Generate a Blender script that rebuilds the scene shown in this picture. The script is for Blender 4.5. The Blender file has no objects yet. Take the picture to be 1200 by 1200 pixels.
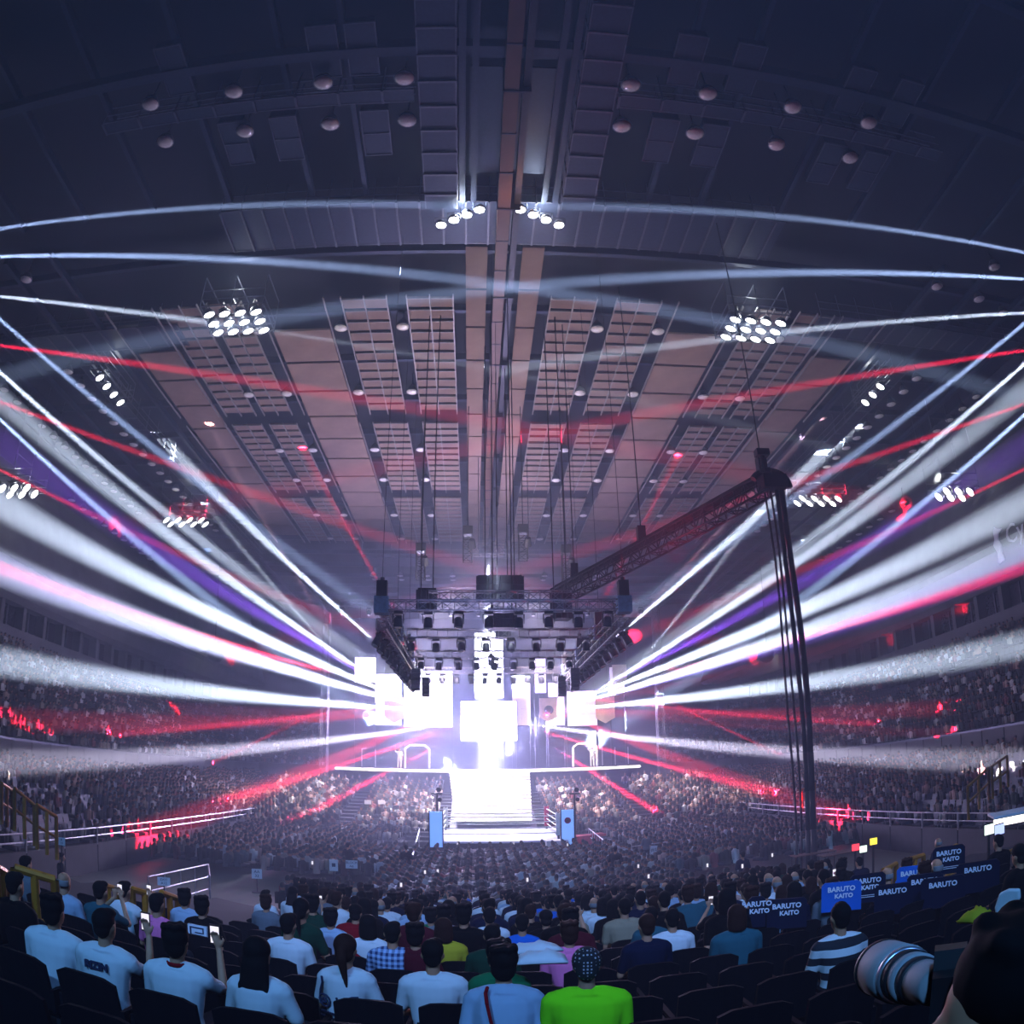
import bpy, bmesh, math, random
import numpy as np
from mathutils import Vector, Matrix
random.seed(7); rng = np.random.default_rng(7)
sc = bpy.context.scene; COL = sc.collection; R = math.radians

# ------------------------------------------------------------------ camera
FPX = 885.0; PITCH = R(19.34); YAW = R(3.06); ROLL = R(-.88); CAM = Vector((-1.57, 0, 5.1))
FW = Vector((math.sin(YAW)*math.cos(PITCH), math.cos(YAW)*math.cos(PITCH), math.sin(PITCH)))
RT = Vector((math.cos(YAW), -math.sin(YAW), 0)); UP = RT.cross(FW)
RT, UP = RT*math.cos(ROLL)+UP*math.sin(ROLL), UP*math.cos(ROLL)-RT*math.sin(ROLL)
cd = bpy.data.cameras.new('camera'); cam = bpy.data.objects.new('camera', cd); COL.objects.link(cam); sc.camera = cam
cd.type = 'PANO'; cd.panorama_type = 'FISHEYE_EQUISOLID'; cd.sensor_width = 24; cd.sensor_height = 24
cd.fisheye_lens = 24*FPX/1200; cd.fisheye_fov = R(180); cd.clip_end = 500
cam.matrix_world = Matrix(((RT.x, UP.x, -FW.x, CAM.x), (RT.y, UP.y, -FW.y, CAM.y), (RT.z, UP.z, -FW.z, CAM.z), (0, 0, 0, 1)))

# a viewing ray of the photograph, met with a plane of the arena, gives measured positions
def ray(px, py):
    dx, dy = px-600, 600-py; r = math.hypot(dx, dy); th = 2*math.asin(r/(2*FPX)); s = math.sin(th)/max(r, 1e-9)
    return RT*(dx*s)+UP*(dy*s)+FW*math.cos(th)
def onx(px, py, x): v = ray(px, py); return CAM+v*((x-CAM.x)/v.x)
def ony(px, py, y): v = ray(px, py); return CAM+v*((y-CAM.y)/v.y)
def onz(px, py, z): v = ray(px, py); return CAM+v*((z-CAM.z)/v.z)

# ------------------------------------------------------------------ haze that fills the arena
w = bpy.data.worlds.new('world'); sc.world = w; w.use_nodes = True; nt = w.node_tree; nt.nodes.clear()
o_ = nt.nodes.new('ShaderNodeOutputWorld'); v_ = nt.nodes.new('ShaderNodeVolumeScatter')
v_.inputs['Density'].default_value = .0058; v_.inputs['Color'].default_value = (.66, .74, 1, 1); v_.inputs['Anisotropy'].default_value = .25
nt.links.new(v_.outputs[0], o_.inputs['Volume'])
bg = nt.nodes.new('ShaderNodeBackground'); bg.inputs[0].default_value = (0, 0, 0, 1); bg.inputs[1].default_value = 0
nt.links.new(bg.outputs[0], o_.inputs['Surface'])
vs = sc.view_settings; vs.view_transform = 'Standard'; vs.look = 'None'; vs.gamma = 1; vs.exposure = 0; vs.use_curve_mapping = False
cy = sc.cycles; cy.volume_bounces = 0; cy.max_bounces = 2; cy.diffuse_bounces = 0; cy.glossy_bounces = 1; cy.transmission_bounces = 2
cy.use_denoising = True; cy.sample_clamp_direct = 0; cy.sample_clamp_indirect = 4; cy.use_light_tree = True

# ------------------------------------------------------------------ lamps of the show: real beams in the haze
def spot(a, b, ang, watt, col=(1, 1, 1), blend=.85, soft=.1, name='beam_lamp'):
    l = bpy.data.lights.new(name, 'SPOT'); l.energy = watt; l.spot_size = R(ang); l.spot_blend = blend; l.color = col; l.shadow_soft_size = soft
    ob = bpy.data.objects.new(name, l); COL.objects.link(ob); ob.location = a
    ob.rotation_euler = (Vector(b)-Vector(a)).to_track_quat('-Z', 'Y').to_euler(); return ob
def glow(p, watt, col, soft, name='lamp'):
    l = bpy.data.lights.new(name, 'POINT'); l.energy = watt; l.color = col; l.shadow_soft_size = soft
    ob = bpy.data.objects.new(name, l); COL.objects.link(ob); ob.location = p; return ob
WHITE = (.86, .93, 1); COOL = (.55, .7, 1); RED = (1, .012, .05); VIOLET = (.36, .1, 1); PINK = (1, .5, .55)
KS = 13; KT = 9.5; K = 2.0
# (from px, depth y) -> (through px, depth y), cone angle, watts, colour
SIDE = [  # lamps on the side gantries, narrow at the walls
 ((-60, 278), 27, (540, 242), 27.5, 1.12, 1.38e+06, COOL), ((1260, 309), 27, (640, 242), 27.5, 1.12, 1.38e+06, COOL),
 ((-60, 303), 29, (850, 378), 33, 1.38, 1.75e+06, COOL), ((1260, 332), 29, (330, 372), 33, 1.38, 1.75e+06, COOL),
 ((-60, 342), 32, (1000, 535), 52, 1.38, 2e+06, WHITE), ((1260, 364), 32, (240, 500), 52, 1.38, 2e+06, WHITE),
 ((-60, 320), 33, (330, 640), 50, 1.88, 1.38e+06, COOL), ((1260, 330), 33, (850, 640), 50, 1.88, 1.38e+06, COOL),
 ((-60, 380), 38, (380, 740), 56, 2.12, 2e+06, WHITE), ((1260, 372), 38, (800, 740), 56, 2.12, 2e+06, WHITE),
 ((-60, 432), 42, (300, 745), 56, 2.12, 2e+06, COOL), ((1260, 430), 42, (880, 745), 56, 2.12, 2e+06, COOL),
 ((-60, 398), 35, (560, 492), 48, 2.0, 1.17e+06, RED), ((1260, 402), 35, (620, 512), 50, 2.0, 1.17e+06, RED),
 ((-60, 448), 38, (420, 620), 60, 2.0, 1.17e+06, RED), ((1260, 452), 38, (700, 640), 62, 2.0, 1.17e+06, RED),
 ((-60, 520), 40, (330, 700), 60, 2.0, 1.04e+06, RED), ((1260, 520), 40, (860, 700), 60, 2.0, 1.04e+06, RED)]
STAGE = [  # lamps around the stage, fanning out over the stands
 ((440, 752), 63, (212, 538), None, 3.48, 2.09e+06, WHITE), ((715, 752), 63, (968, 530), None, 3.48, 2.09e+06, WHITE),
 ((402, 778), 62, (240, 590), None, 2.03, 9.5e+05, WHITE), ((745, 782), 62, (890, 600), None, 2.03, 9.5e+05, WHITE),
 ((470, 815), 64, (80, 535), 38, 2.51, 2.47e+06, WHITE), ((690, 815), 64, (1110, 530), 38, 2.51, 2.47e+06, WHITE),
 ((480, 822), 64, (0, 590), 36, 3.76, 2.47e+06, WHITE), ((672, 822), 64, (1200, 590), 36, 3.76, 2.47e+06, WHITE),
 ((490, 828), 64, (0, 665), 34, 3.76, 2.09e+06, WHITE), ((662, 828), 64, (1200, 640), 34, 3.76, 2.09e+06, WHITE),
 ((500, 832), 64, (0, 775), 34, 3.33, 1.9e+06, WHITE), ((650, 832), 64, (1200, 755), 34, 3.33, 1.9e+06, WHITE),
 ((530, 848), 64, (200, 885), 38, 2.29, 1.24e+06, (1, .85, .95)), ((615, 848), 64, (980, 885), 38, 2.29, 1.24e+06, (1, .85, .95)),
 ((430, 800), 62, (250, 650), None, 1.45, 6.65e+05, COOL), ((720, 800), 62, (930, 640), None, 1.45, 6.65e+05, COOL),
 ((470, 812), 63, (130, 610), 38, 3.20, 5.5e+05, VIOLET), ((690, 812), 63, (1080, 600), 38, 3.20, 5.5e+05, VIOLET),
 ((480, 825), 63, (60, 690), 34, 3.20, 5.5e+05, VIOLET), ((672, 825), 63, (1130, 680), 34, 3.20, 5.5e+05, VIOLET),
 ((395, 790), 58, (0, 665), 30, 1.62, 4e+06, RED), ((770, 790), 58, (1200, 665), 30, 1.62, 4e+06, RED),
 ((520, 818), 62, (135, 860), 'crowd', 1.50, 2.8e+06, RED), ((640, 812), 62, (1020, 848), 'crowd', 1.50, 2.8e+06, RED),
 ((410, 815), 61, (243, 897), 'crowd', 1.25, 2.4e+06, RED), ((750, 805), 61, (915, 885), 'crowd', 1.25, 2.4e+06, RED),
 ((530, 852), 62, (310, 924), 'crowd', 2.25, 2.4e+06, RED), ((620, 852), 62, (850, 915), 'crowd', 2.25, 2.4e+06, RED),
 ((520, 870), 60, (382, 942), 'crowd', 2.00, 2e+06, RED), ((640, 870), 60, (735, 930), 'crowd', 2.00, 2e+06, RED),
 ((478, 740), 50, (425, 650), 53, 1.75, 1.2e+06, RED), ((690, 735), 50, (730, 660), 53, 1.75, 1.2e+06, RED),
 ((400, 760), 60, (250, 505), None, 1.8, 4e5, PINK), ((730, 740), 60, (935, 520), None, 1.8, 5e5, PINK)]
def gantry_point(px, py):   # the side lamps hang at the edge gantries, below the roof
    p = onz(px, py, 30.2)
    return p if abs(p.x) < 38.5 else onx(px, py, math.copysign(38.5, p.x))
def stand_hit(px, py):   # where a viewing ray meets the people on the floor or in the stands
    v = ray(px, py); t = 12
    while t < 140:
        q = CAM+v*t; ax = abs(q.x)
        h = 5.0+(ax-28)*.67 if ax > 28 else 1.7+(min(ax, 27)-16.2)*.188 if ax > 16.2 else 1.5+(q.y-46)*.284 if q.y > 46 else 1.0
        if q.z < h: break
        t += .1
    return q
def under(px, py, y):
    if y == 'crowd': return stand_hit(px, py)
    if y is None: return onz(px, py, 31)
    p = ony(px, py, y)
    return p if p.z < 33 else onz(px, py, 33)
for (a, ya, b, yb, ang, wt, c) in SIDE: spot(gantry_point(*a), under(*b, yb), ang, wt*KS, c)
for (a, ya, b, yb, ang, wt, c) in STAGE: spot(ony(*a, ya), under(*b, yb), ang, wt*KT, c)
# narrow red lamps of the overhead rig that pick out patches of the stands
for (px, wt, ang) in [((165, 981), 1.0e6, 4.2), ((20, 842), 1.4e6, 3.4), ((205, 830), 1.2e6, 2.2), ((130, 857), 1.2e6, 2.0), ((50, 852), 1e6, 2.4), ((1100, 830), 1.4e6, 3.2), ((1020, 845), 1.2e6, 2.0),
                      ((1112, 858), 1e6, 1.8), ((988, 957), 1.0e6, 4.0), ((1155, 705), 1.2e6, 1.8), ((1060, 745), 5e5, 2.2), ((640, 840), 3e5, 1.5)]:
    q_ = stand_hit(*px); spot((math.copysign(3.4, q_.x), 50, 8.9), q_, ang, wt*K, RED, .6)
# stage wash and added roof fill
spot((-.4, 45, 14), (-.4, 50, 31), 140, 7000, (1, .82, .78), .6, .4, 'added_roof_fill'); spot((-.4, 60, 20), (-.4, 66, 31), 130, 5000, (.8, .7, 1), .6, .4, 'added_roof_fill')  # unseen spots added to brighten the roof panels from below
glow((-.3, 65, 9.5), 17000, (.52, .42, 1), 1.4); glow((-6, 65.0, 11.2), 16000, (.6, .55, 1), 1.2)
for x_, z_, w_, c_ in ((-.3, 9.5, 90000, (.62, .55, 1)), (-5.5, 11.5, 75000, (.7, .65, 1)), (4.5, 10, 26000, (.7, .45, 1)), (-11, 11.5, 20000, (.6, .3, 1)), (11, 11.5, 20000, (.6, .3, 1))):
    spot((x_, 65.2, z_), (x_*.8-.3, 47, 0), 58, w_*.55, c_, .9, 1.0, 'blinder')   # blinders that face the audience; glow((-12, 62, 12), 5000, (.5, .2, 1), 1.0); glow((13, 62, 12), 5000, (.6, .25, 1), 1.0)
spot((-.4, 61, 22), (-.4, 53, 1), 9, 3e6, (.95, .93, 1), .6); spot((-.3, 64.2, 20), (-.5, 57.5, 3), 8, 2e6, (.95, .93, 1), .6)
for s_ in (-1, 1): spot((-.4+s_*2, 47, 17), (-.4+s_*8.5, 54, 2.5), 66, 60000, (1, .8, .86), .8, .4)   # rig lamps on the end stand
spot((-.4, 36, 16), (-.4, 42.5, 1), 40, 20000, (.8, .88, 1), .7, .3)   # rig lamp on the ring
# blue lamps under the roof behind the photographer, light the near rows from the back
spot((-9, -16, 24), (-2, 8, 3), 50, 20000, (.13, .42, 1), .6, .5); spot((11, -14, 24), (3, 9, 3), 50, 8500, (.12, .36, 1), .6, .5); spot((0, -16, 27), (-.5, 26, 0), 36, 26000, (.3, .42, 1), .6, .5)

# ------------------------------------------------------------------ helpers
def mat(name, col, rough=.6, metal=0, emis=None, strength=0, var=.18, scale=6, spec=.3):
    m = bpy.data.materials.new(name); m.use_nodes = True; n = m.node_tree; b = n.nodes['Principled BSDF']
    b.inputs['Roughness'].default_value = rough; b.inputs['Metallic'].default_value = metal; b.inputs['Specular IOR Level'].default_value = spec
    if var:
        tc = n.nodes.new('ShaderNodeTexCoord'); no = n.nodes.new('ShaderNodeTexNoise'); no.inputs['Scale'].default_value = scale; no.inputs['Detail'].default_value = 4
        cr = n.nodes.new('ShaderNodeValToRGB'); cr.color_ramp.elements[0].position = .3; cr.color_ramp.elements[1].position = .7
        cr.color_ramp.elements[0].color = (*[c*(1-var) for c in col], 1); cr.color_ramp.elements[1].color = (*[min(1, c*(1+var)) for c in col], 1)
        n.links.new(tc.outputs['Object'], no.inputs['Vector']); n.links.new(no.outputs['Fac'], cr.inputs['Fac']); n.links.new(cr.outputs[0], b.inputs['Base Color'])
    else: b.inputs['Base Color'].default_value = (*col, 1)
    if emis: b.inputs['Emission Color'].default_value = (*emis, 1); b.inputs['Emission Strength'].default_value = strength
    return m
M = dict(
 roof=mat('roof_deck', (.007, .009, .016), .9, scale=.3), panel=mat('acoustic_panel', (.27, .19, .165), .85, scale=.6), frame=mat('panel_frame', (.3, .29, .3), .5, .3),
 steel=mat('blue_grey_steel', (.02, .03, .06), .5, .4), steel_lt=mat('light_steel', (.1, .11, .15), .45, .5), black=mat('black_paint', (.012, .012, .016), .5), dark=mat('dark_metal', (.03, .032, .045), .45, .4),
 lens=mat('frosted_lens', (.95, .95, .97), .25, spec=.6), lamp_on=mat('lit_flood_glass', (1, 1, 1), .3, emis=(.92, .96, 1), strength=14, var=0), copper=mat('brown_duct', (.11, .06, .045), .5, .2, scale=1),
 grey_wall=mat('pale_wall_cladding', (.12, .125, .145), .8, scale=.5), wall=mat('dark_wall', (.06, .065, .08), .85, scale=.3), conc=mat('grey_concrete', (.14, .15, .15), .8, scale=.8), parapet=mat('grey_parapet', (.055, .056, .07), .6, scale=2),
 floor=mat('arena_floor', (.1, .12, .105), .55, scale=.5), terrace=mat('terrace_concrete', (.018, .02, .026), .8, scale=1), glass=mat('suite_glass', (.03, .03, .04), .1, spec=.8), rail=mat('yellow_rail', (.5, .2, .015), .4, .2), chrome=mat('steel_rail', (.5, .52, .58), .3, .8),
 seat=mat('black_seat_plastic', (.004, .0045, .008), .7, spec=.08), seat_blue=mat('blue_seat_plastic', (.01, .03, .09), .5), seat_far=mat('stand_seats', (.03, .035, .06), .6),
)
class MB:
    def __init__(s): s.v = []; s.f = []; s.g = []
    def add(s, vs, fs): k = len(s.v); n = len(s.f); s.v += [tuple(q) for q in vs]; s.f += [tuple(k+i for i in f) for f in fs]; s.g.append((k, len(s.v), n, len(s.f))); return s
    def box(s, x0, x1, y0, y1, z0, z1):
        return s.add([(x, y, z) for x in (x0, x1) for y in (y0, y1) for z in (z0, z1)], [(0, 1, 3, 2), (4, 6, 7, 5), (0, 4, 5, 1), (2, 3, 7, 6), (0, 2, 6, 4), (1, 5, 7, 3)])
    def bar(s, a, b, r, n=4, r2=None):
        a, b = Vector(a), Vector(b); d = (b-a).normalized(); u = d.orthogonal().normalized()
        if abs(d.z) < .95: u = Vector((0, 0, 1)).cross(d).normalized()
        v = d.cross(u); r2 = r if r2 is None else r2; off = math.pi/4 if n == 4 else 0
        vs = [p+(u*math.cos(t)+v*math.sin(t))*rr for p, rr in ((a, r), (b, r2)) for t in [off+2*math.pi*i/n for i in range(n)]]
        return s.add(vs, [(i, (i+1) % n, n+(i+1) % n, n+i) for i in range(n)]+[tuple(range(n))[::-1], tuple(range(n, 2*n))])
    def tube(s, pts, r, n=6):
        for a, b in zip(pts, pts[1:]): s.bar(a, b, r, n)
        return s
    def lathe(s, prof, n=12, c=(0, 0, 0), axis=(0, 0, 1)):
        q = Vector((0, 0, 1)).rotation_difference(Vector(axis)); c = Vector(c)
        vs = [c+q @ Vector((r*math.cos(2*math.pi*i/n), r*math.sin(2*math.pi*i/n), z)) for r, z in prof for i in range(n)]
        m = len(prof); fs = [(j*n+i, j*n+(i+1) % n, (j+1)*n+(i+1) % n, (j+1)*n+i) for j in range(m-1) for i in range(n)]
        return s.add(vs, fs+[tuple(range(n))[::-1], tuple(range((m-1)*n, m*n))])
    def prism(s, poly, z0, z1, f=lambda x, y, z: (x, y, z)):
        n = len(poly); return s.add([f(x, y, z) for z in (z0, z1) for x, y in poly], [tuple(range(n))[::-1], tuple(range(n, 2*n))]+[(i, (i+1) % n, n+(i+1) % n, n+i) for i in range(n)])
    def mesh(s, name, m=None, smooth=False):
        me = bpy.data.meshes.new(name); me.from_pydata(s.v, [], s.f)
        if m: me.materials.append(m)
        if smooth: me.shade_smooth()
        return me
    def pieces(s):   # sets of shapes that stand apart from one another
        if not 2 <= len(s.g) <= 160: return None
        B = [(np.array(s.v[a:b]).min(0), np.array(s.v[a:b]).max(0)) for a, b, _, _ in s.g]; D = [float(np.linalg.norm(h-l)) for l, h in B]; par = list(range(len(B)))
        def find(i):
            while par[i] != i: i = par[i]
            return i
        for i in range(len(B)):
            for j in range(i):
                gap = np.maximum(0, np.maximum(B[i][0]-B[j][1], B[j][0]-B[i][1]))
                if np.linalg.norm(gap) < .4*max(D[i], D[j]): par[find(i)] = find(j)
        c = {}
        for i in range(len(B)): c.setdefault(find(i), []).append(i)
        return list(c.values()) if 1 < len(c) <= 60 else None
    def build(s, name, m, parent=None, smooth=False, split=True):
        pc = s.pieces() if split and parent else None
        if not pc: return link(name, s.mesh(name, m, smooth), parent)
        first = None
        for ids in pc:
            q = MB()
            for i in ids: a, b, fa, fb = s.g[i]; q.add(s.v[a:b], [tuple(k-a for k in f) for f in s.f[fa:fb]])
            o = link(name, q.mesh(name, m, smooth), parent); first = first or o
        return first
def link(name, me, parent=None, loc=None):
    o = bpy.data.objects.new(name, me); COL.objects.link(o)
    if parent: o.parent = parent
    if loc is not None: o.location = loc
    return o
def tag(o, label=None, cat=None, group=None, kind=None):
    if label: o['label'] = label
    if cat: o['category'] = cat
    if group: o['group'] = group
    if kind: o['kind'] = kind
    return o
def thing(name, label, cat, loc=(0, 0, 0), rz=0, group=None):
    o = bpy.data.objects.new(name, None); COL.objects.link(o); o.location = loc; o.rotation_euler = (0, 0, rz); o.empty_display_size = .1; return tag(o, label, cat, group)
def dup(root, loc=None, rz=None, label=None, group=None):
    def cp(o, par):
        c = o.copy(); COL.objects.link(c); c.parent = par
        for g in kids.get(o.name, []): cp(g, c)
        return c
    kids = {}
    def walk(o):
        kids[o.name] = list(o.children)
        for c in o.children: walk(c)
    walk(root); r = cp(root, None)
    if loc is not None: r.location = loc
    if rz is not None: r.rotation_euler = (0, 0, rz) if not hasattr(rz, '__len__') else rz
    if label: r['label'] = label
    if group: r['group'] = group
    return r
ORD = 'first second third fourth fifth sixth seventh eighth ninth tenth eleventh twelfth thirteenth fourteenth fifteenth sixteenth seventeenth eighteenth nineteenth twentieth'.split()
ORD += ['twenty-'+o for o in ORD[:9]]+['thirtieth']+['thirty-'+o for o in ORD[:9]]+['fortieth']+['forty-'+o for o in ORD[:9]]+['fiftieth']
def struct(name, mb, m, parent=None, smooth=False):
    o = mb.build(name, m, parent, smooth)
    if not parent: o['kind'] = 'structure'
    return o

# ------------------------------------------------------------------ room shell
RZ = 31.4
floor = struct('floor', MB().box(-46, 46, -20, 132, -.3, 0), M['floor'])
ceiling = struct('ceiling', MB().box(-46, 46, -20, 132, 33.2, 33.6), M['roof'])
struct('wall_back', MB().box(-46, 46, 130, 130.5, 0, 33.2), M['wall']); struct('wall_front', MB().box(-46, 46, -20.5, -20, 0, 33.2), M['wall'])
def xp(pts, y0, y1):  # profile in x,z extruded along y
    return MB().prism(pts, y0, y1, lambda x, z, y: (x, y, z))
for s, nm in ((-1, 'left'), (1, 'right')):
    wl = struct('wall_'+nm, xp([(s*42, 11), (s*42, 33.2), (s*43, 33.2), (s*43, 11)], -20, 130), M['wall'])
    t = struct('trim_1' if s < 0 else 'trim_2', xp([(s*39.2, 18.2), (s*38.6, 18.6), (s*41.2, 27), (s*42, 27), (s*42, 18.2)], -20, 130), M['grey_wall'])   # pale fascia band over the boxes
    b = struct('wall_box_'+nm, xp([(s*40, 12.4), (s*40, 13.6), (s*40.3, 13.6), (s*40.3, 12.4)], -20, 112), M['grey_wall'])   # low front wall of the boxes
    struct('wall_over_boxes_'+nm, xp([(s*40.1, 15.7), (s*39.6, 16.2), (s*39.2, 18.3), (s*42, 18.3), (s*42, 15.7)], -20, 112), M['grey_wall'])
    for k in range(28):
        y = 12+k*3.6
        (MB().box(*(sorted((s*40.3, s*41.9))), y-.25, y+.25, 13.6, 15.7)).build('pier', M['grey_wall'], b)
        g = MB().box(*(sorted((s*41.2, s*41.25))), y+.35, y+3.25, 13.7, 15.6).build('pane', M['glass'], b)
        MB().box(*(sorted((s*41.05, s*41.3))), y+1.7, y+1.85, 13.6, 15.6).build('mullion', M['steel_lt'], b)
# side stands: lower tier, parapet, upper tier
def steps(s, x0, n, pitch, z0, rise, zb):
    pts = [(s*x0, zb)]; z = z0; x = x0
    for k in range(n): pts += [(s*x, z), (s*(x+pitch), z)]; x += pitch; z += rise
    return pts+[(s*x, zb)]
LOW = dict(x0=16.2, n=13, pitch=.85, z0=.7, rise=.16); UPP = dict(x0=28.0, n=14, pitch=.82, z0=4.2, rise=.55)
for s, nm in ((-1, 'left'), (1, 'right')):
    struct('floor_stand_low_'+nm, xp(steps(s, LOW['x0'], LOW['n'], LOW['pitch'], LOW['z0'], LOW['rise'], -.1), 12, 86), M['terrace'])
    struct('floor_stand_high_'+nm, xp(steps(s, UPP['x0'], UPP['n'], UPP['pitch'], UPP['z0'], UPP['rise'], 2.8), -10, 88), M['terrace'])
    struct('floor_walkway_'+nm, xp([(s*27.2, -.1), (s*27.2, 2.9), (s*28.0, 2.9), (s*28.0, -.1)], -10, 88), M['terrace'])
# end stand under the stage deck, and the high end behind the stage
ND = 14
struct('floor_stand_end', MB().prism([(46, -.1)]+[q for k in range(ND) for q in ((46+k*.95, (.35+k*.2)), (46+(k+1)*.95, (.35+k*.2)))]+[(46+ND*.95, -.1)], -17, 17, lambda y, z, x: (x, y, z)), M['terrace'])
mb = MB()
for k in range(-1, UPP['n']):
    z = UPP['z0']+max(k, 0)*UPP['rise']; r0 = UPP['x0']+k*UPP['pitch']; r1 = r0+UPP['pitch']
    if k < 0: z = 4.68; r1 = r0+.25+.57
    for i in range(36):
        t0, t1 = math.pi*i/36, math.pi*(i+1)/36; P4 = [(r*math.cos(t), 88+r*math.sin(t)) for r, t in ((r0, t0), (r1, t0), (r1, t1), (r0, t1))]
        mb.add([(x, y, zz) for zz in (2.6 if k < 0 else z-1.3, z) for x, y in P4], [(4, 5, 6, 7), (0, 3, 7, 4), (1, 2, 6, 5)])
struct('floor_stand_round', mb, M['terrace'])
# near bowl where the photographer stands: curved rows
YC = 45.0; XC = 0.0
def bowl(px, py, e=.62, s=.15):
    v = ray(px, py); t = .5
    while t < 60:
        q = CAM+v*t; Rr = math.hypot(q.x-XC, q.y-YC)
        if q.z-5.1 < -(e+s*(YC-Rr)): return q, YC-Rr
        t += .01
    return q, 20
def tread(q): return 3.38-.15*q
ROWS = [-2.55+.85*k for k in range(29)]
mb = MB(); NA = 48
for q in ROWS:
    z = tread(q); r1 = YC-q+.3; r0 = r1-.85
    if z < .05: continue
    a0 = R(26)
    for i in range(NA):
        t0 = -a0+2*a0*i/NA; t1 = -a0+2*a0*(i+1)/NA
        P4 = [(XC+r*math.sin(t), YC-r*math.cos(t)) for r, t in ((r0, t0), (r0, t1), (r1, t1), (r1, t0))]
        mb.add([(x, y, zz) for zz in (z-.6, z) for x, y in P4], [(4, 5, 6, 7), (0, 1, 5, 4), (2, 3, 7, 6)])
struct('floor_stand_near', mb, M['terrace'])
# front wall of the lower stands with its steel rail, one thing per side
for s, nm in ((-1, 'left'), (1, 'right')):
    wl = thing('barrier', f'long low grey barrier with steel rail along the {nm} floor stand', 'barrier', (s*16, 16, 0))
    for k in range(24):
        MB().box(-.06, .06, k*2.6+.04, k*2.6+2.56, 0, 1.15).build('panel', M['parapet'], wl)
        MB().box(-.03*s-.03, -.03*s+.03, k*2.6-.03, k*2.6+.03, 1.1, 1.75).build('post', M['chrome'], wl)
    for h in (1.45, 1.75): MB().bar((0, 0, h), (0, 62.4, h), .03, 6).build('rail', M['chrome'], wl)
    pp = thing('parapet', f'tall grey panelled parapet at the front of the {nm} upper stand', 'parapet', (s*27.3, 12, 0))
    for k in range(38):
        MB().box(-.08, .08, k*2.2+.05, k*2.2+2.15, 3.0, 4.55).build('panel', M['grey_wall'] if k % 9 else M['parapet'], pp)
    MB().box(-.12, .12, 0, 83.6, 4.55, 4.68).build('coping', M['steel_lt'], pp)

# ------------------------------------------------------------------ roof: acoustic panels, frames, gantries, duct
XCOL = []
for s in (-1, 1):
    XCOL += [(s*a, s*b) for a, b in ((2.95, 4.27), (4.31, 5.63), (6.9, 8.22), (8.26, 9.58), (15.95, 17.03), (17.07, 18.15), (18.95, 20.15), (20.19, 21.4))]
YROW = [y0+1.25*k for y0 in (36.7, 53.7, 70.7) for k in range(12)]
cells = sorted(((y, a, b) for y in YROW for a, b in XCOL), key=lambda c: c[0]+abs(c[1])*.35)
pm = {}
rest = MB()
for i, (y, a, b) in enumerate(cells):
    if i < 270:
        wd = round(abs(b-a), 2)
        if wd not in pm: pm[wd] = MB().box(-wd/2, wd/2, 0, .95, 0, .12).mesh('roof_panel', M['panel'])
        link('roof_panel', pm[wd], ceiling, ((a+b)/2, y, RZ+random.uniform(0, .06)))
    else: rest.box(min(a, b), max(a, b), y, y+.95, RZ, RZ+.12)
tag(rest.build('roof_panel_field', M['panel'], ceiling), kind='stuff')
# bigger square pans
k = 0
for s in (-1, 1):
    for (a, b, ys) in ((.95, 2.15, [32+4.1*i for i in range(15)]), (10.9, 14.7, [40.2+4.2*i for i in range(11)]), (22.2, 25.4, [42+4.2*i for i in range(10)])):
        wd = round(b-a, 2)
        for y in ys: link('roof_panel', pm.setdefault(('p', wd), MB().box(-wd/2, wd/2, 0, 3.9, 0, .15).mesh('roof_pan', M['panel'])), ceiling, (s*(a+b)/2, y, RZ+.15))
fr = MB()
for s in (-1, 1):
    for x in (2.9, 4.29, 5.66, 6.86, 8.24, 9.62, 10.7, 14.9, 15.9, 17.05, 18.2, 18.9, 20.17, 21.45, 22.1, 25.6):
        for y0 in (36.3, 53.4, 70.4): fr.box(s*x-.035, s*x+.035, y0, y0+15.6, RZ-.12, RZ+.02)
    for y in YROW:
        for a, b in ((2.9, 5.66), (6.86, 9.62), (15.9, 18.2), (18.9, 21.45)): fr.box(min(s*a, s*b), max(s*a, s*b), y-.1, y-.04, RZ-.08, RZ)
fr.build('panel_frame', M['frame'], ceiling)
# dark grid of the roof in front of the gantry, beams across the hall
gr = MB()
for y in (-4, 3.5, 11, 18.4): gr.box(-45, 45, y-.25, y+.25, RZ-.1, RZ+.5)
for x in (-38, -33, -28, -23.5, -19, -14.5, -10, -7.2, 7.2, 10, 14.5, 19, 23.5, 28, 33, 38): gr.box(x-.12, x+.12, -18, 28, RZ+.5, RZ+.9)
for s in (-1, 1):
    for x in (1.75, 2.3): gr.box(s*x-.14, s*x+.14, -18, 28, RZ-.2, RZ+.1)
for y in [33+6*i for i in range(16)]: gr.box(-45, 45, y-.15, y+.15, RZ+.6, RZ+1.1)
for x in (-44, -41.5, -37.6, -35, -30.5, -27, 27, 30.5, 35, 37.6, 41.5, 44): gr.box(x-.15, x+.15, 30, 128, RZ+.1, RZ+.5)
gr.build('roof_beam', M['steel'], ceiling)
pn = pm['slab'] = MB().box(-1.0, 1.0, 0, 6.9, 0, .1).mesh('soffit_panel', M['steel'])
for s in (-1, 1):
    for k in range(6): link('roof_panel', pn, ceiling, (s*1.0, -17+7.4*k, RZ+.9))
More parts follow.
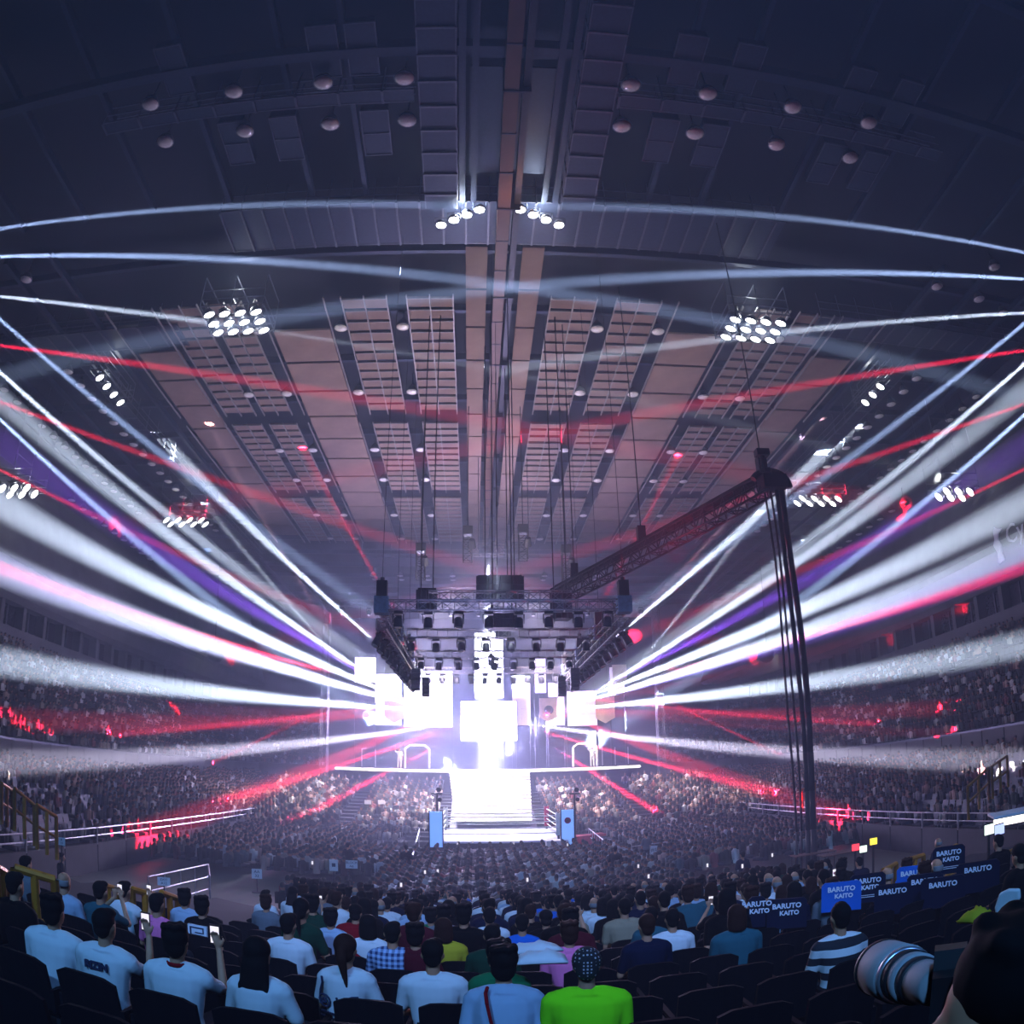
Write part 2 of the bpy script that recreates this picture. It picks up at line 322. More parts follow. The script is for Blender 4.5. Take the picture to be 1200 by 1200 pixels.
# central duct and its cable tray
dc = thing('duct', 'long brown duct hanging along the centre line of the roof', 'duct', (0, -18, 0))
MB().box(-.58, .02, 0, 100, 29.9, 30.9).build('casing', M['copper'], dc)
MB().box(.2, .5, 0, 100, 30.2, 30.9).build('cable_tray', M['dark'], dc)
h = MB()
for k in range(40): h.box(-.62, .52, k*2.5, k*2.5+.08, 29.85, 33.2) if k % 3 == 0 else h.box(-.6, .04, k*2.5, k*2.5+.06, 29.87, 30.93)
h.build('hanger', M['steel'], dc)
# catwalks
def catwalk(label, x0, x1, y0, y1, z, pitch, along='y', m='steel', group=None):
    t = thing('catwalk', label, 'catwalk', (0, 0, 0), 0, group)
    MB().box(x0, x1, y0, y1, z, z+.08).build('deck', M[m], t)
    rb = MB(); rl = MB()
    if along == 'y':
        y = y0
        while y <= y1: rb.box(x0-.02, x1+.02, y-.05, y+.05, z-.1, z); rb.bar((x0, y, z), (x0, y, z+1.8), .03); rb.bar((x1, y, z), (x1, y, z+1.8), .03); y += pitch
        for x in (x0, x1):
            for zz in (z, z+.55, z+1.1): rl.bar((x, y0, zz), (x, y1, zz), .04)
    else:
        x = x0
        while x <= x1: rb.box(x-.05, x+.05, y0-.02, y1+.02, z-.1, z); rb.bar((x, y0, z), (x, y0, z+1.8), .03); rb.bar((x, y1, z), (x, y1, z+1.8), .03); x += pitch
        for y in (y0, y1):
            for zz in (z, z+.55, z+1.1): rl.bar((x0, y, zz), (x1, y, zz), .04)
    rb.build('rib', M['steel_lt'], t); rl.build('handrail', M['steel_lt'], t); return t
catwalk('long ribbed blue steel catwalk left of the roof duct', -4.1, -2.55, -18, 28, RZ-.6, 1.45)
catwalk('long ribbed blue steel catwalk right of the roof duct', 2.6, 4.15, -18, 28, RZ-.6, 1.45)
catwalk('wide ribbed gantry crossing the roof behind the two long catwalks', -15, 14.8, 28.1, 31.5, RZ, 1.17, 'x')
catwalk('ribbed gantry at the left edge of the roof', -39, -21, 38.4, 41.0, RZ, 1.5, 'x'); catwalk('ribbed gantry at the right edge of the roof', 20.5, 39, 36.5, 39.0, RZ, 1.5, 'x')
catwalk('narrow lamp catwalk over the near rows, left half', -19, -4.35, 20.4, 21.1, RZ-.3, 1.9, 'x'); catwalk('narrow lamp catwalk over the near rows, right half', 4.4, 21, 20.4, 21.1, RZ-.3, 1.9, 'x')
catwalk('pale ribbed gantry at the far end of the panelled roof', -16, 16, 92.5, 96.5, RZ, 1.9, 'x', 'steel_lt')
for s in (-1, 1): catwalk(f'long side catwalk above the {"left" if s<0 else "right"} stands beside a row of round lamps', *sorted((s*29.2, s*30.4)), 42, 92, RZ-.4, 2.2)
# low boxes beside the lamp catwalk
vb = MB().box(-.65, .65, -1.6, 1.6, 0, .5); va = None
for i, (x, dy) in enumerate([(-12.9, 2), (-10.4, 2), (-8, -2), (-6.2, 2), (-14.7, -2), (-6.4, -2), (6.8, 2), (9.2, 2), (7, -2), (9.6, -2), (15.4, 2), (17.8, 2), (15, -2), (17.6, -2)]):
    lab = f'framed rectangular roof hatch {"beyond" if dy>0 else "before"} the {"left" if x<0 else "right"} lamp catwalk, {ORD[sum(1 for q in [(-12.9,2),(-10.4,2),(-8,-2),(-6.2,2),(-14.7,-2),(-6.4,-2),(6.8,2),(9.2,2),(7,-2),(9.6,-2),(15.4,2),(17.8,2),(15,-2),(17.6,-2)] if q[1]==dy and q[0]*x>0 and abs(q[0])<abs(x))]} from the middle'
    t = thing('roof_hatch', lab, 'hatch', (x, 20.75+dy*1.25, RZ), 0, 'framed hatches beside the lamp catwalk')
    link('body', pm.setdefault('hb', MB().box(-.6, .6, -1.4, 1.4, .02, .5).mesh('hatch_body', M['steel'])), t)
    if 'hf' not in pm:
        f = MB()
        for x0 in (-.65, .6): f.box(x0, x0+.05, -1.45, 1.45, -.03, .06)
        for y0 in (-1.45, 0, 1.4): f.box(-.65, .65, y0, y0+.05, -.03, .06)
        pm['hf'] = f.mesh('hatch_frame', M['steel_lt'])
    link('frame', pm['hf'], t)
# round roof lamps
def make_lamp(lab, grp):
    t = thing('roof_lamp', lab, 'lamp', (0, 0, 0), 0, grp)
    MB().lathe([(.12, .55), (.2, .5), (.42, .1), (.46, 0), (.4, 0)], 14).build('shade', M['steel_lt'], t, True)
    MB().lathe([(.43, .02), (.36, -.06), (.2, -.11), (.02, -.13)], 14).build('lens', M['lens'], t, True)
    MB().bar((0, 0, .5), (0, 0, 1.6), .04, 6).build('stem', M['dark'], t); return t
lamp0 = None
def lamps(grp, pts, desc, tilt=0):
    global lamp0
    n = 0
    for i, (x, y, z) in enumerate(pts):
        lab = desc(i)
        if lamp0 is None: lamp0 = make_lamp(lab, grp); o = lamp0; o.location = (x, y, z)
        else: o = dup(lamp0, (x, y, z), None, lab, grp)
sd = lambda s: 'left' if s < 0 else 'right'
for yy, nm in ((19.65, 'near side'), (22.15, 'far side')):
    xs = [-16.2, -12.15, -8.15, -4.7, 4.75, 8.15, 12.2, 16.2]
    lamps('round lamps along the lamp catwalk', [(x, yy, 31.0) for x in xs], lambda i: f'round roof lamp on the {nm} of the lamp catwalk, {ORD[i]} from the left end')
YL = [39.5, 48.1, 58.4, 65.3, 75.4, 83.8]
for s in (-1, 1):
    for x, rn in ((6.1, 'innermost'), (10.05, 'second'), (15.5, 'third'), (18.5, 'fourth')):
        lamps('round lamps among the roof panels', [(s*x, y, 31.2) for y in YL], lambda i: f'round roof lamp in the {rn} lamp line {sd(s)} of the duct, {ORD[i]} row of panels')
    lamps('side row of round lamps', [(s*32.1, 43.1+i*2.23, 31.2) for i in range(18)], lambda i: f'round lamp in the inner row high over the {sd(s)} stands, {ORD[i]} beyond the edge gantry')
    lamps('outer row of round lamps', [(s*39.8, 45+i*2.3, 31.2) for i in range(14)], lambda i: f'round lamp in the outer row high over the {sd(s)} stands, {ORD[i]} beyond the edge gantry')
    lamps('outermost low lamps', [(s*41.3, 62+i*2.6, 28) for i in range(9)], lambda i: f'small round lamp on the upper {sd(s)} wall, {ORD[i]} along its row')
for yy, rn in ((101, 'nearer'), (103.2, 'farther')):
    lamps('round lamps at the far end', [(x, yy, 31.2) for x in (-15.6, -11.8, -8, -4.5, 4.8, 8.2, 12, 15.7)], lambda i: f'round lamp in the {rn} row beyond the far gantry, {ORD[i]} from the left')
lamps('outer lamps near the side gantries', [(x, y, 31.2) for x, y in ((-33, 30), (-29.5, 31.5), (27, 31.5), (31, 32), (34, 33), (30, 28.5), (34.5, 30))], lambda i: f'round roof lamp standing alone near the {"left" if i<2 else "right"} end of the roof, {ORD[i]} from the left')
# lit floodlight clusters under the roof
def flood_proto():
    t = thing('floodlight', '', 'floodlight')
    MB().lathe([(.1, .5), (.3, .42), (.5, .08), (.5, 0), (.44, 0)], 12).build('reflector', M['steel_lt'], t, True)
    MB().lathe([(.45, .02), (.3, -.04), (.02, -.06)], 12).build('glass', M['lamp_on'], t, True)
    f = MB(); f.bar((-.52, 0, .2), (-.52, 0, .8), .03); f.bar((.52, 0, .2), (.52, 0, .8), .03); f.bar((-.52, 0, .8), (.52, 0, .8), .03); f.build('yoke', M['dark'], t); return t
fl0 = None
def cluster(px, z, n, nx, where, tilt, size=1., pitch=1.3, watt=160):
    global fl0
    c = onz(*px, z); c = onx(*px, math.copysign(37.5, c.x)) if abs(c.x) > 37.5 else c; top = 31.7-c.z; toward = Vector((c.x*.2, c.y+6, 0))-c; qd = toward.to_track_quat('-Z', 'Y').to_euler()
    fr = thing('lamp_cage', f'open steel cage that carries the lit floodlights {where}', 'frame', c)
    b = MB(); hx = nx*pitch/2; hy = math.ceil(n/nx)*pitch/2
    for x in (-hx, 0, hx):
        for y in (-hy, hy): b.bar((x, y, -.05), (x, y, top), .035)
        b.bar((x, -hy, .6), (x, hy, .6), .04); b.bar((x, -hy, min(2.5, top)), (x, hy, min(2.5, top)), .04); b.bar((x, -hy, .1), (x, hy, .1), .04)
    for y in (-hy, hy):
        for zz in (.1, .6, 1.2): b.bar((-hx, y, zz), (hx, y, zz), .04)
    b.build('cage', M['steel_lt'], fr)
    for i in range(n):
        p = c+Vector(((i % nx-(nx-1)/2)*pitch, (i//nx-(math.ceil(n/nx)-1)/2)*pitch, -.2))
        lab = f'lit floodlight {where}, {"near middle far farthest".split()[i//nx]} row, {ORD[i%nx]} from the left'
        if fl0 is None:
            fl0 = flood_proto(); fl0['label'] = lab; fl0['group'] = 'lit floodlights under the roof'; fl0.location = p; fl0.rotation_euler = qd; fl0.scale = (size,)*3
        else: o = dup(fl0, p, qd, lab, 'lit floodlights under the roof'); o.scale = (size,)*3
    glow(c+Vector((0, -.6, 1.0)), watt, (.9, .95, 1), .3)
cluster((278, 375), 29.5, 12, 4, 'over the left inner panels', 0, .8, .98, 300)
cluster((882, 384), 29.5, 12, 4, 'over the right inner panels', 0, .8, .98, 300)
cluster((218, 610), 28, 8, 4, 'far down the left side of the roof', 0)
cluster((958, 585), 28, 8, 4, 'far down the right side of the roof', 0)
cluster((130, 455), 30, 4, 1, 'on the left side catwalk', 0, .8); cluster((1022, 460), 30, 3, 1, 'on the right side catwalk', 0, .8)
cluster((22, 573), 25, 6, 3, 'at the left outer wall', 0); cluster((1118, 577), 25, 6, 3, 'at the right outer wall', 0)
for s, x0 in ((-1, 517), (1, 655)):
    for i in range(4):
        px = (x0+(-s)*i*15, 264-i*6); p = onz(*px, 30.2)
        dup(fl0, p, (0, 0, 0), f'lit floodlight under the cross gantry, {ORD[3-i]} {sd(s)} of the duct', 'lit floodlights on the cross gantry').scale = (.62, .62, .6)
    glow(onz(x0-s*22, 252, 30.6), 420, (.9, .95, 1), .3)
for s in (-1, 1):   # bright far wall lamps
    p = ony(253 if s < 0 else 897, 766, 95)
    dup(fl0, p, (R(90), 0, 0), f'big round lit floodlight on the far {sd(s)} corner wall', 'far corner floodlights'); _f = [o for o in bpy.data.objects if o.get('group') == 'far corner floodlights'][-1]; _f.scale = (2.6, 2.6, 2.6)
    MB().bar((0, .3, 0), (0, .3, 0.01), .01).bar((p.x*0, 0, .2), (0, 5.2, .4), .03).build('drop_rod', M['dark'], _f, split=False)

glow((.9, 26.2, 29.0), 130, (1, .42, .15), .2)   # warm work lamp beside the duct
glow((7.6, 31.2, 14.3), 500, RED, .2)

# ------------------------------------------------------------------ overhead rig above the ring
M.update(truss=mat('truss_alloy', (.16, .16, .2), .35, .8, var=.1), blackbox=mat('speaker_black', (.02, .022, .04), .6), apron=mat('ring_apron', (.35, .55, .9), .6), canvas=mat('ring_canvas', (.5, .56, .75), .7, scale=1.5),
 rope=mat('white_rope', (.85, .87, .9), .5, var=0), pad_red=mat('red_pad', (.6, .02, .12), .5), pad_blue=mat('blue_pad', (.03, .1, .5), .5), led=mat('led_screen', (1, 1, 1), .4, emis=(.85, .9, 1), strength=5, var=0),
 led_soft=mat('led_side_screen', (1, 1, 1), .4, emis=(.7, .5, 1), strength=.75, var=0), led_pink=mat('led_edge_strip', (1, 1, 1), .4, emis=(1, .9, .85), strength=3, var=0), ledblue=mat('led_post', (.6, .8, 1), .4, emis=(.16, .38, 1), strength=.9, var=0),
 banner=mat('pale_banner', (.75, .6, .62), .8, scale=1), stair=mat('white_stair', (.7, .7, .74), .6), paper=mat('white_sign_board', (.75, .78, .85), .7, var=.05), ink=mat('dark_print', (.02, .03, .08), .7, var=0),
 cloth_red=mat('red_cloth', (.5, .03, .06), .8), white_cloth=mat('white_cloth', (.8, .8, .85), .8), brown=mat('brown_wood', (.12, .07, .05), .7), white_txt=mat('white_print', (.8, .85, .95), .6, var=0))
def box_truss(a, b, w, pitch, name, parent, m='truss', r=.035):
    a, b = Vector(a), Vector(b); d = (b-a); L = d.length; d.normalize(); u = Vector((0, 0, 1)).cross(d)
    u = u.normalized() if u.length > .1 else Vector((1, 0, 0)); v = d.cross(u)
    mb = MB(); cs = [(u*i+v*j)*w/2 for i, j in ((-1, -1), (1, -1), (1, 1), (-1, 1))]; n = max(1, round(L/pitch))
    for c in cs: mb.bar(a+c, b+c, r)
    for k in range(n):
        p0, p1 = a+d*L*k/n, a+d*L*(k+1)/n
        for i in range(4):
            c0, c1 = cs[i], cs[(i+1) % 4]
            if k % 2: c0, c1 = c1, c0
            mb.bar(p0+c0, p1+c1, r*.55, 3); mb.bar(p0+cs[i], p0+cs[(i+1) % 4], r*.5, 3)
    o = mb.build(name, M[m], parent, split=False); o['kind'] = 'stuff'; return o
rig = thing('lighting_rig', 'large rectangular truss rig with many lamps hanging over the ring', 'truss', (0, 0, 0))
X0, X1, Y0, Y1, ZR = -5.4, 4.7, 30.5, 51.5, 11.7
for a, b in (((X0, Y0, ZR), (X1, Y0, ZR)), ((X0, Y1, ZR), (X1, Y1, ZR)), ((X0, Y0, ZR), (X0, Y1, ZR)), ((X1, Y0, ZR), (X1, Y1, ZR)), ((X0, 37, ZR), (X1, 37, ZR)), ((X0, 44, ZR), (X1, 44, ZR)),
             ((X0+.0, Y0, ZR-.75), (X0, Y1, ZR-.75)), ((X1, Y0, ZR-.75), (X1, Y1, ZR-.75)), ((-3.6, 33, ZR+1.0), (2.9, 33, ZR+1.0))):
    box_truss(a, b, .42, .5, 'truss_beam', rig)
for x in (X0, X1):
    for y in (Y0, 37, 44, Y1): MB().box(x-.3, x+.3, y-.3, y+.3, ZR-.35, ZR+.35).build('corner_block', M['apron'], rig)
chain = MB().bar((0, 0, 0), (0, 0, 31-ZR), .012, 4).mesh('chain', M['dark'])
hm = MB().box(-.22, .22, -.2, .2, .25, .95).bar((0, 0, .9), (0, 0, 1.1), .1, 6).mesh('hoist', M['black'])
for i, (x, y) in enumerate([(X0, Y0), (X1, Y0), (X0, 37), (X1, 37), (-.4, 37), (X0, 44), (X1, 44), (X0, Y1), (X1, Y1), (-.4, Y1)]):
    t = thing('chain_hoist', f'black chain hoist holding the {"left" if x<-2 else "right" if x>2 else "middle"} of the rig, {ORD[[30.5,37,44,51.5].index(y)]} cross truss from the near rows', 'hoist', (x, y, ZR+.1), 0, 'chain hoists of the rig')
    link('motor', hm, t); link('chain', chain, t)
def moving_head():
    t = thing('stage_light', '', 'lamp')
    MB().box(-.18, .18, -.14, .14, -.12, 0).build('base', M['black'], t)
    MB().box(-.24, -.2, -.05, .05, -.5, -.1).box(.2, .24, -.05, .05, -.5, -.1).build('yoke', M['black'], t)
    MB().lathe([(.1, .22), (.17, .15), (.19, -.18), (.17, -.22)], 10, (0, 0, -.45)).build('head', M['blackbox'], t, True)
    MB().lathe([(.16, 0), (.1, -.03), (.01, -.04)], 10, (0, 0, -.67)).build('lens', M['lens'], t, True); return t
mh = moving_head(); first = True
def put_light(loc, lab, grp, rz=0, tilt=0):
    global first
    e = (tilt, 0, rz)
    if first: mh['label'] = lab; mh['group'] = grp; mh.location = loc; mh.rotation_euler = e; mh.name = 'stage_light'; first = False
    else: dup(mh, loc, e, lab, grp)
for yi, y in enumerate((Y0, 37, 44, Y1)):
    nx = (8, 8, 9, 10)[yi]
    for i in range(nx): put_light((X0+.7+(X1-X0-1.4)*i/(nx-1), y, ZR-.24), f'black stage light under the {ORD[yi]} cross truss of the rig, {ORD[i]} from the left', 'stage lights under the cross trusses', random.uniform(-.4, .4), random.uniform(-.3, .3))
for s, x in ((-1, X0), (1, X1)):
    for i in range(12): put_light((x+s*.12, Y0+1+i*1.75, ZR-.99), f'black stage light under the {sd(s)} side truss of the rig, {ORD[i]} from the near end', 'stage lights under the side trusses', s*.8, -.5)
# line array speakers at the far end of the rig and other hung boxes
bx = MB().prism([(-.22, -.14), (.26, -.17), (.26, .17), (-.22, .14)], -.35, .35, lambda y, z, x: (x, y, z)).mesh('speaker_box', M['blackbox'])
for s, x in ((-1, -4.6), (1, 3.9)):
    for kk, yy in ((0, 47), (1, 43)):
        t = thing('line_array_speaker', f'curved black column of speakers hanging under the {sd(s)} of the rig, {"farther" if kk==0 else "nearer"} one', 'speaker', (x+s*.3*kk, yy, ZR-1.15)); t.scale = (.7, .7, .7)
        MB().box(-.35, .35, -.25, .25, .1, .2).bar((0, 0, .1), (0, 0, 1.0), .04).build('bumper', M['dark'], t)
        z = 0; a = 0; y = 0
        for k in range(5): o = link('speaker_box', bx, t, (0, y, z)); o.rotation_euler = (-a, 0, 0); z -= .34*math.cos(a); y -= .34*math.sin(a)*-1*.6; a += .09
def speaker_block(label, c, sx, sy, sz, nrow, curve=False):
    t = thing('speaker_cluster', label, 'speaker', c)
    n = 4
    for i in range(n):
        for j in range(nrow):
            a = (i-(n-1)/2)*.12 if curve else 0
            o = MB().box(-sx/n*.49, sx/n*.49, -sy/2, sy/2, -sz/nrow*.48, sz/nrow*.48).build('cabinet', M['blackbox'], t)
            o.location = ((i-(n-1)/2)*sx/n, abs(i-(n-1)/2)*.12 if curve else 0, (nrow/2-.5-j)*sz/nrow); o.rotation_euler = (0, 0, a)
    MB().box(-sx/2, sx/2, -.1, .1, sz/2, sz/2+.12).bar((-sx/3, 0, sz/2), (-sx/3, 0, 31-c[2]), .03).bar((sx/3, 0, sz/2), (sx/3, 0, 31-c[2]), .03).build('flying_frame', M['dark'], t)
speaker_block('big black speaker block hanging in the middle above the rig', (-.1, 41.5, 15.0), 2.5, 1.2, 1.5, 3, True)
speaker_block('smaller dark speaker block in the middle of the rig frame', (-.25, 34.5, 11.9), 1.35, .8, .85, 2)
speaker_block('small dark screen box at the far middle of the rig', (.1, 43, 12.9), .9, .5, .9, 1)
speaker_block('round-shouldered dark speaker group left above the rig', (-4.0, 38, 13.6), .95, .9, 1.1, 2, True)
speaker_block('dark speaker group at the right end above the rig', (2.9, 38, 13.3), 1.0, .9, 1.4, 3, True)
# small hung follow-spot cages between roof and rig
for i, (px, d) in enumerate([((493, 662), 'left'), ((664, 664), 'right'), ((548, 642), 'middle left'), ((613, 640), 'middle right')]):
    c = ony(*px, 50); t = thing('hanging_cage', f'small black lamp cage hanging between roof and rig, {d} one', 'frame', c)
    box_truss(c*0+Vector((0, 0, -1.0)), Vector((0, 0, 1.0)), .6, .45, 'cage', t, 'black', .04)
    MB().box(-.35, .35, -.35, .35, .9, 1.5).build('motor_box', M['black'], t); MB().bar((0, 0, 1.4), (0, 0, 31-c.z), .03).build('chain', M['dark'], t)
    MB().lathe([(.2, .3), (.3, -.3)], 8, (.3, -.4, .2), (0, -.7, .7)).build('lamp_body', M['blackbox'], t)
mdl = thing('lighting_truss', 'short grey truss hanging crosswise over the far end of the duct', 'truss', (0, 0, 0))
box_truss(tuple(ony(545, 644, 60)), tuple(ony(621, 644, 60)), .9, .7, 'truss_beam', mdl); zz = ony(545, 644, 60).z
MB().bar((-1.2, 60, zz), (-1.2, 60, 31.2), .03).bar((3, 60, zz), (3, 60, 31.2), .03).build('chain', M['dark'], mdl)
# slanting boom with its hanging cable bundle
P0, P1 = ony(653, 700, 40), ony(905, 565, 28)
bm_ = thing('truss_boom', 'long slanting black lattice boom lit red, rising from the rig to the cable drop', 'truss', (0, 0, 0))
box_truss(P0, P1, .8, .6, 'lattice', bm_, 'dark', .06)
ax = (P1-P0).normalized()
MB().bar(P0+Vector((0, 0, .5)), P1+Vector((0, 0, .5)), .22, 8).bar(P0+Vector((.1, .3, .62)), P1+Vector((.1, .3, .6)), .12, 8).build('cable_loom', M['black'], bm_)
for f_ in (.1, .45, .97):
    c = P0.lerp(P1, f_)+Vector((0, 0, .55)); MB().box(c.x-.2, c.x+.2, c.y-.2, c.y+.2, c.z, c.z+.8).bar(c, (c.x, c.y, 31), .03).build('hoist', M['black'], bm_)
t = [P1+Vector((math.sin(a)*.9-.1, 0, -.25+math.cos(a)*.75)) for a in [R(-60+15*i) for i in range(11)]]
MB().tube(t, .16, 8).build('cable_bend', M['black'], bm_)
MB().box(P1.x-.55, P1.x+.55, P1.y-.4, P1.y+.4, P1.z-.35, P1.z+.25).build('end_block', M['black'], bm_)
MB().lathe([(.35, 0), (.35, .16), (.12, .2), (.12, .9)], 10, (P1.x-.3, P1.y, P1.z+.35)).box(P1.x-.6, P1.x, P1.y-.2, P1.y+.2, P1.z+1.2, P1.z+1.5).build('pulley', M['black'], bm_)
for i, (dx, dy, r, d) in enumerate([(-.42, 0, .05, 'thin leftmost'), (-.12, .1, .05, 'thin second'), (.12, 0, .1, 'thick third'), (.42, .05, .13, 'thickest rightmost')]):
    x, y = P1.x+dx, P1.y+dy; o = MB(); pts = [Vector((x+.05*math.sin(k*.9+i)+(.25*k/10 if i > 1 else .2*k/10), y+.04*math.cos(k), P1.z-.2-(P1.z-.3)*k/10)) for k in range(11)]
    o.tube(pts, r, 7); tag(o.build('hanging_cable', M['black'], None, True), f'{d} of the four black cables hanging from the boom to the floor', 'cable', 'cable drop')

# ------------------------------------------------------------------ ring
RX0, RX1, RY0, RY1, RZ0 = -3.9, 3.2, 38.6, 46.2, 1.15
ring = thing('boxing_ring', 'square fighting ring with pale canvas and white ropes', 'ring', ((RX0+RX1)/2, RY0, 0))
def rel(mb, name, m, par=None, sm=False):
    o = mb.build(name, M[m], par or ring, sm); o.location = -Vector(ring.location) if (par or ring) is ring else (0, 0, 0); return o
rel(MB().box(RX0, RX1, RY0, RY1, RZ0-.12, RZ0), 'canvas', 'canvas')
for (a, b, c, d) in ((RX0, RX1, RY0-.03, RY0), (RX0, RX1, RY1, RY1+.03), (RX0-.03, RX0, RY0, RY1), (RX1, RX1+.03, RY0, RY1)): rel(MB().box(a, b, c, d, .02, RZ0-.1), 'apron', 'blackbox')
CO = [(RX0+.55, RY0+.55), (RX1-.55, RY0+.55), (RX1-.55, RY1-.55), (RX0+.55, RY1-.55)]
for i, (x, y) in enumerate(CO):
    rel(MB().bar((x, y, RZ0), (x, y, RZ0+1.45), .06, 8), 'post', 'dark'); rel(MB().box(x-.13, x+.13, y-.13, y+.13, RZ0+.2, RZ0+1.4), 'corner_pad', 'pad_red' if i == 2 else 'pad_blue' if i == 0 else 'white_cloth')
for z in (.35, .65, .95, 1.25):
    for i in range(4): a, b = CO[i], CO[(i+1) % 4]; rel(MB().bar((*a, RZ0+z), (*b, RZ0+z), .03, 6), 'rope', 'rope')
rel(MB().box(RX1-1.3, RX1-.2, RY0-.9, RY0-.1, .4, 1.2), 'steps', 'white_cloth')
for s, px, w_ in ((-1, 511, .62), (1, 665, .62)):
    p = ony(px, 965, 38.2)
    t = thing('led_pillar', f'pale blue lit panel standing at the {sd(s)} front corner of the ring', 'screen', (p.x, 38.2, 0))
    MB().box(-w_/2, w_/2, -.08, .08, .9, 2.75).build('screen', M['ledblue'], t); MB().box(-w_/2-.06, w_/2+.06, -.14, .14, 0, .9).box(-w_/2-.05, -w_/2, -.1, .1, .9, 2.8).box(w_/2, w_/2+.05, -.1, .1, .9, 2.8).build('stand', M['blackbox'], t)
    if s > 0:
        MB().lathe([(.17, 0), (.17, .02), (.1, .02), (.1, 0)], 16, (0, -.1, 2.2), (0, -1, 0)).build('emblem', M['pad_red'], t)
for s, px in ((-1, 512), (1, 673)):
    p = ony(px, 930, 40.5); t = thing('camera_tower', f'slim black pole with lamp heads beside the {sd(s)} of the ring', 'pole', (p.x, 40.5, 0))
    MB().bar((0, 0, 0), (0, 0, p.z), .06, 8).build('pole', M['dark'], t)
    MB().box(-.3, .3, -.1, .1, p.z-.05, p.z+.05).build('crossbar', M['dark'], t); MB().lathe([(.14, -.2), (.18, .2)], 8, (.1, 0, p.z+.25), (0, 1, .2)).lathe([(.12, -.15), (.15, .15)], 8, (.15, 0, p.z-.3), (0, 1, .2)).build('lamp_head', M['black'], t)
# two people in the ring, far away
# ------------------------------------------------------------------ stage
deck = thing('stage_deck', 'long pale-edged stage deck spanning behind the ring', 'stage', (0, 62, 0))
dz = 4.8
MB().prism([(-13, 0), (-10, -1.2), (0, -1.9), (10, -1.2), (12, 0), (12, 6), (-13, 6)], dz-.25, dz).build('deck', M['stair'], deck)
e_ = MB()
pts = [(-13, -.02), (-10, -1.24), (-5, -1.6), (0, -1.95), (5, -1.6), (10, -1.24), (12, -.02)]
for a, b in zip(pts, pts[1:]): e_.bar((*a, dz-.12), (*b, dz-.12), .09)
e_.build('edge_strip', M['led_pink'], deck)
MB().prism([(-12.5, 1.2), (11.5, 1.2), (11.5, 1.6), (-12.5, 1.6)], 0, dz-.25).build('front_drape', M['blackbox'], deck)
st = thing('ramp_stairs', 'bright white stairway running from the stage deck down to the ring', 'stairs', (0, 0, 0))
for k in range(15):
    y = 60-k*.8; z = dz-.15-k*.21; wd = 3.1-k*.05
    MB().box(-.45-wd, -.45+wd, y-.8, y, z-.22, z-.02).build('step', M['stair'], st)
    MB().box(-.45-wd, -.45+wd, y-.83, y-.8, z-.16, z-.08).build('step_light', M['led_pink'], st)
MB().prism([(60, dz-.4), (48, 1.0), (48, -.05), (60, -.05)], -3.2, 2.3, lambda y, z, x: (x, y, z)).build('carcass', M['blackbox'], st)
def screen(label, p0, p1, y, mt, depth=.3, name='led_screen', cols=4, rows=3):
    a, b = ony(*p0, y), ony(*p1, y); x0, x1, z1, z0 = a.x, b.x, a.z, b.z
    t = thing(name, label, 'screen', ((x0+x1)/2, y, z0)); w_, h_ = x1-x0, z1-z0
    tile = MB().box(-w_/cols/2+.015, w_/cols/2-.015, -.03, .03, -h_/rows/2+.015, h_/rows/2-.015).mesh('screen_tile', M[mt])
    for i in range(cols):
        for j in range(rows): link('screen_tile', tile, t, ((i-(cols-1)/2)*w_/cols, -.04, (j+.5)*h_/rows))
    f = MB().box(-w_/2-.08, w_/2+.08, 0, depth, -.08, h_+.08)
    if z0 > dz+.3: 
        for x in (-w_/2, w_/2): f.box(x-.06, x+.06, .05, .2, dz-z0, 0)
    f.build('housing', M['dark'], t)
    return t
screen('blinding square white screen at the centre of the stage', (540, 822), (606, 868), 66, 'led')
screen('tall narrow glowing panel imitating a white light shaft above the stage centre', (556, 742), (590, 818), 66.5, 'led', cols=2, rows=6)  # glowing tiles stand in for the shaft of light in the haze
screen('large bleached white screen on the left of the stage', (474, 786), (530, 852), 67, 'led', cols=4, rows=4)
for i, (x0, y0, x1, y1, lb) in enumerate([(600, 792, 622, 850, 'narrow violet screen just right of the centre screen'), (626, 772, 640, 812, 'small upper violet screen right of the stage centre'), (642, 800, 662, 850, 'violet framed screen behind the right banner'),
    (714, 782, 732, 812, 'small pale screen at the right end of the stage wall'), (416, 770, 440, 800, 'small dim violet screen at the left end of the stage wall'), (440, 790, 470, 850, 'dim violet screen left of the bleached screen'), (664, 810, 700, 850, 'wide violet screen at the right of the stage')]):
    screen(lb, (x0, y0), (x1, y1), 67, 'led_soft', cols=2, rows=3)
